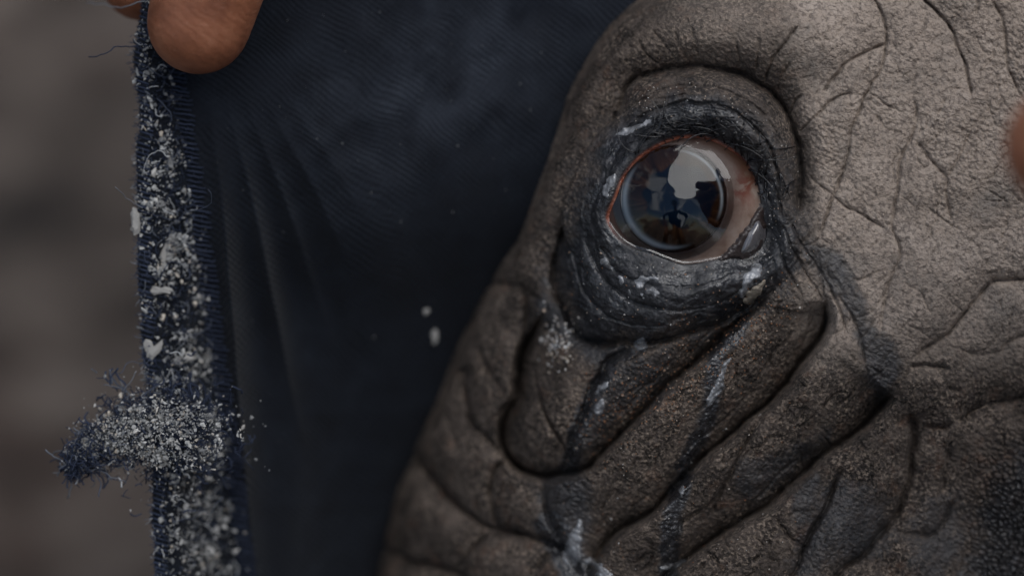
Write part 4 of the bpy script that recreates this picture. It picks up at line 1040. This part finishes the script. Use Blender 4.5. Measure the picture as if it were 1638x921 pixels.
def person(name, label, j, hand_parts, group, shirt_col, trouser_col, sleeve_to, skin=SKIN):
    """j: joint name -> world point; hand_parts: ready sweeps for both hands"""
    root = empty(name, (j['pelvis'][0], j['pelvis'][1], 0.0), label, 'person', group)
    J = {k: np.array(v, float) for k, v in j.items()}
    hd = J['head']; up = hd - J['neck']; up /= np.linalg.norm(up); fc = J['face'] - hd; fc -= up * (fc @ up); fc /= np.linalg.norm(fc); sd_x = np.cross(fc, up)
    body = [sweep([J['pelvis'], (J['pelvis'] + J['chest']) / 2, J['chest']], [.135, .125, .15], 22, 5), sweep([J['chest'], J['neck'], hd - up * .06], [.12, .062, .055], 18),
            sweep([hd - up * .05 + fc * .02, hd, hd + up * .055], [.066, .080, .074], 22, 5), sweep([hd - up * .085 + fc * .055, hd - up * .02 + fc * .045], [.036, .05], 16),
            sweep([hd + fc * .082 + up * .01, hd + fc * .105 - up * .032], [.008, .014], 12), sweep([hd + fc * .083 - up * .066 + sd_x * .018, hd + fc * .083 - up * .066 - sd_x * .018], [.009, .009], 10)]
    for s_ in (-1, 1):
        body.append(sweep([hd + sd_x * s_ * .078 + up * .012, hd + sd_x * s_ * .082 - up * .03], [.014, .011], 10))
        body.append(sweep([hd + fc * .078 + sd_x * s_ * .016 + up * .03, hd + fc * .07 + sd_x * s_ * .05 + up * .03], [.010, .009], 10))
    cloth_up = [sweep([J['pelvis'] + (J['chest'] - J['pelvis']) * .05, (J['pelvis'] + J['chest']) / 2, J['chest']], [.152, .142, .168], 24, 5)]
    cloth_lo = [sweep([J['pelvis'] - (J['chest'] - J['pelvis']) * .15, J['pelvis'] + (J['chest'] - J['pelvis']) * .2], [.150, .148], 24)]
    shoes = []
    for s_ in 'LR':
        sh, el, wr = J['sh' + s_], J['el' + s_], J['wr' + s_]
        body.append(sweep([J['chest'] * .4 + sh * .6, sh, (sh + el) / 2, el, (el + wr) / 2 * .9 + el * .1, wr], [.07, .058, .047, .040, .039, .027], 18))
        k = sleeve_to
        end = el + (wr - el) * k
        cloth_up.append(sweep([J['chest'] * .45 + sh * .55, sh, (sh + el) / 2, el, end], [.088, .074, .062, .055, .050 - .008 * k], 20))
        hp, kn, an, to = J['hip' + s_], J['kn' + s_], J['an' + s_], J['to' + s_]
        body.append(sweep([hp, (hp + kn) / 2, kn, (kn + an) / 2, an], [.085, .075, .055, .050, .036], 18))
        cloth_lo.append(sweep([J['pelvis'] * .5 + hp * .5, hp, (hp + kn) / 2, kn, (kn + an) / 2, an], [.12, .100, .090, .070, .066, .056], 20))
        shoes.append([sweep([an - np.array([0, 0, .015]), (an + to) / 2, to], [.042, .040, .034], 16)])
    v, f = fuse(body, 0.008, 4)
    hv_, hf_ = hand_parts
    f = f + [tuple(i + len(v) for i in q) for q in hf_]
    mesh_obj('body', np.vstack([v, hv_]), f, skin, root)
    v, f = fuse(cloth_up, 0.010, 5); mesh_obj('shirt', v, f, m_weave('shirt_cloth', *shirt_col), root)
    v, f = fuse(cloth_lo, 0.010, 5); mesh_obj('trousers', v, f, m_weave('trouser_cloth', *trouser_col), root)
    for q in shoes:
        v, f = fuse(q, 0.006, 3); mesh_obj('boot', v, f, m_simple('boot_leather', (0.05, 0.03, 0.02), 0.6), root)
    v, f = fuse([sweep([hd + up * .02 - fc * .012, hd + up * .07 - fc * .008], [.086, .074], 22), sweep([hd + up * .045 + fc * .02, hd + up * .035 + fc * .15], [.07, .05], 18, 5, (up, .16))], 0.006, 3)
    mesh_obj('cap', v, f, m_weave('cap_cloth', (0.03, 0.03, 0.028), (0.045, 0.042, 0.035)), root)
    return root

# the hand that holds the cloth: thumb in front, fingers behind
W0 = K(500, -1230, -70)
pinch = [
    sweep([K(520, -960, 20), K(545, -650, 75), K(430, -270, 62), K(366, -120, 44), K(318, 36, 14)], np.array([130, 118, 96, 95, 84]) * S, 28, 8),
    sweep([K(410, -900, -180), K(250, -560, -290), K(190, -250, -250), K(212, -120, -205), K(229, -36, -172)], np.array([108, 92, 82, 79, 74]) * S, 28, 8),
    sweep([K(490, -930, -240), K(370, -560, -400), K(330, -270, -370), K(345, -90, -290)], np.array([104, 92, 84, 76]) * S, 24, 8),
    sweep([K(570, -930, -260), K(490, -580, -430), K(450, -310, -420), K(450, -150, -350)], np.array([100, 88, 80, 72]) * S, 24, 8),
    sweep([K(640, -950, -260), K(600, -660, -410), K(570, -450, -420), K(560, -310, -370)], np.array([92, 78, 70, 63]) * S, 24, 8),
    sweep([W0, K(460, -1080, -100), K(415, -890, -170)], np.array([150, 145, 118]) * S, 24), sweep([W0, K(500, -1080, -150), K(490, -920, -230)], np.array([150, 150, 122]) * S, 24),
    sweep([W0, K(560, -1080, -160), K(570, -930, -250)], np.array([150, 145, 118]) * S, 24), sweep([W0, K(600, -1090, -150), K(640, -945, -250)], np.array([150, 135, 108]) * S, 24),
    sweep([W0, K(530, -1090, -40), K(525, -950, 20)], np.array([150, 150, 128]) * S, 24)]
elA = np.array([-0.22, 0.26, 0.70])
W0a = np.array(W0)
pinch.append(sweep([W0a, W0a + (elA - W0a) * .25, W0a + (elA - W0a) * .5], [.026, .029, .034], 22))
hv1, hf1 = fuse(pinch, 0.0011, 6)
wrA2 = np.array([-0.42, -0.02, 0.36])
free = simple_hand(wrA2, (0.5, -0.3, -0.45), (0.3, -0.2, -0.9), 1, 0.5) + [sweep([wrA2, wrA2 + (np.array([-0.62, 0.10, 0.46]) - wrA2) * .4], [.025, .032], 20)]
hv2, hf2 = fuse(free, 0.0025, 3)
hands_a = (np.vstack([hv1, hv2]), hf1 + [tuple(i + len(hv1) for i in q) for q in hf2])
A = dict(pelvis=(-0.80, 0.30, 0.34), chest=(-0.66, 0.33, 0.78), neck=(-0.58, 0.31, 0.96), head=(-0.50, 0.26, 1.09), face=(-0.2, 0.1, 0.8),
         shL=(-0.56, 0.48, 0.88), elL=elA, wrL=W0, shR=(-0.64, 0.15, 0.86), elR=(-0.62, 0.10, 0.56), wrR=wrA2,
         hipL=(-0.78, 0.41, 0.30), knL=(-0.52, 0.52, 0.07), anL=(-0.88, 0.50, 0.07), toL=(-1.02, 0.49, 0.04),
         hipR=(-0.78, 0.20, 0.30), knR=(-0.50, 0.16, 0.40), anR=(-0.58, 0.13, 0.07), toR=(-0.44, 0.11, 0.04))
A['elR'] = (-0.62, 0.10, 0.46)
person('person', 'person pinching the frayed hem of the navy cloth between thumb and finger', A, hands_a, 'people kneeling round the rhinoceros', ((0.045, 0.05, 0.04), (0.06, 0.06, 0.05)), ((0.06, 0.05, 0.035), (0.08, 0.065, 0.045)), 0.55)

# a second person's hand, close to the lens and out of focus at the right edge
wrB = K(3110, -240, 1250); elB = np.array([0.40, -0.14, 0.66])
fB = K(2600, -70, 1250) - wrB
rel = simple_hand(wrB, fB + np.array([0, 0, -0.02]), TOCAM * -1.0, -1, 0.75) + [sweep([wrB, wrB + (elB - wrB) * .5], [.026, .034], 20)]
hv3, hf3 = fuse(rel, 0.0016, 5)
wrB2 = np.array([0.52, -0.46, 0.42])
rel2 = simple_hand(wrB2, (-0.5, 0.1, -0.4), (-0.2, 0.1, -0.9), -1, 0.6) + [sweep([wrB2, np.array([0.62, -0.50, 0.48])], [.025, .032], 20)]
hv4, hf4 = fuse(rel2, 0.0025, 3)
hands_b = (np.vstack([hv3, hv4]), hf3 + [tuple(i + len(hv3) for i in q) for q in hf4])
B = dict(pelvis=(0.86, -0.38, 0.34), chest=(0.72, -0.36, 0.78), neck=(0.64, -0.33, 0.96), head=(0.57, -0.28, 1.09), face=(0.2, 0.0, 0.8),
         shR=(0.64, -0.18, 0.87), elR=elB, wrR=wrB, shL=(0.68, -0.54, 0.86), elL=(0.68, -0.52, 0.55), wrL=wrB2,
         hipR=(0.84, -0.28, 0.30), knR=(0.66, -0.26, 0.07), anR=(0.98, -0.28, 0.07), toR=(1.12, -0.29, 0.04),
         hipL=(0.84, -0.49, 0.30), knL=(0.58, -0.56, 0.40), anL=(0.66, -0.56, 0.07), toL=(0.52, -0.56, 0.04))
person('person', 'person whose blurred hand hovers in front of the pale brow beside the eye', B, hands_b, 'people kneeling round the rhinoceros', ((0.06, 0.065, 0.05), (0.075, 0.08, 0.06)), ((0.05, 0.045, 0.035), (0.07, 0.06, 0.045)), 0.35, SKIN_LIGHT)

# the photographer, mirrored in the eye
wC1 = np.array([-0.20, -0.72, 0.42]); wC2 = np.array([0.16, -0.74, 0.42])
hC = simple_hand(wC1, (0.2, 0.6, -0.3), (0.1, 0.2, -0.9), -1, 0.5) + [sweep([wC1, wC1 + np.array([-0.06, -0.10, 0.05])], [.025, .032], 20)]
hD = simple_hand(wC2, (-0.2, 0.6, -0.3), (-0.1, 0.2, -0.9), 1, 0.5) + [sweep([wC2, wC2 + np.array([0.06, -0.10, 0.05])], [.025, .032], 20)]
hv5, hf5 = fuse(hC, 0.0025, 3); hv6, hf6 = fuse(hD, 0.0025, 3)
C = dict(pelvis=(0.0, -1.16, 0.34), chest=(-0.03, -1.00, 0.78), neck=(-0.04, -0.90, 0.96), head=(-0.05, -0.82, 1.08), face=(0.0, -0.3, 0.8),
         shL=(-0.22, -0.98, 0.86), elL=(-0.36, -0.90, 0.58), wrL=wC1, shR=(0.16, -0.98, 0.86), elR=(0.32, -0.92, 0.58), wrR=wC2,
         hipL=(-0.11, -1.14, 0.30), knL=(-0.20, -0.80, 0.30), anL=(-0.20, -0.92, 0.07), toL=(-0.21, -0.78, 0.04),
         hipR=(0.11, -1.14, 0.30), knR=(0.17, -0.82, 0.07), anR=(0.16, -1.20, 0.07), toR=(0.16, -1.34, 0.04))
person('person', 'person kneeling opposite the face, mirrored as a dark shape in the eye', C, (np.vstack([hv5, hv6]), hf5 + [tuple(i + len(hv5) for i in q) for q in hf6]), 'people kneeling round the rhinoceros', ((0.02, 0.022, 0.028), (0.03, 0.032, 0.04)), ((0.03, 0.028, 0.024), (0.045, 0.04, 0.034)), 0.8)
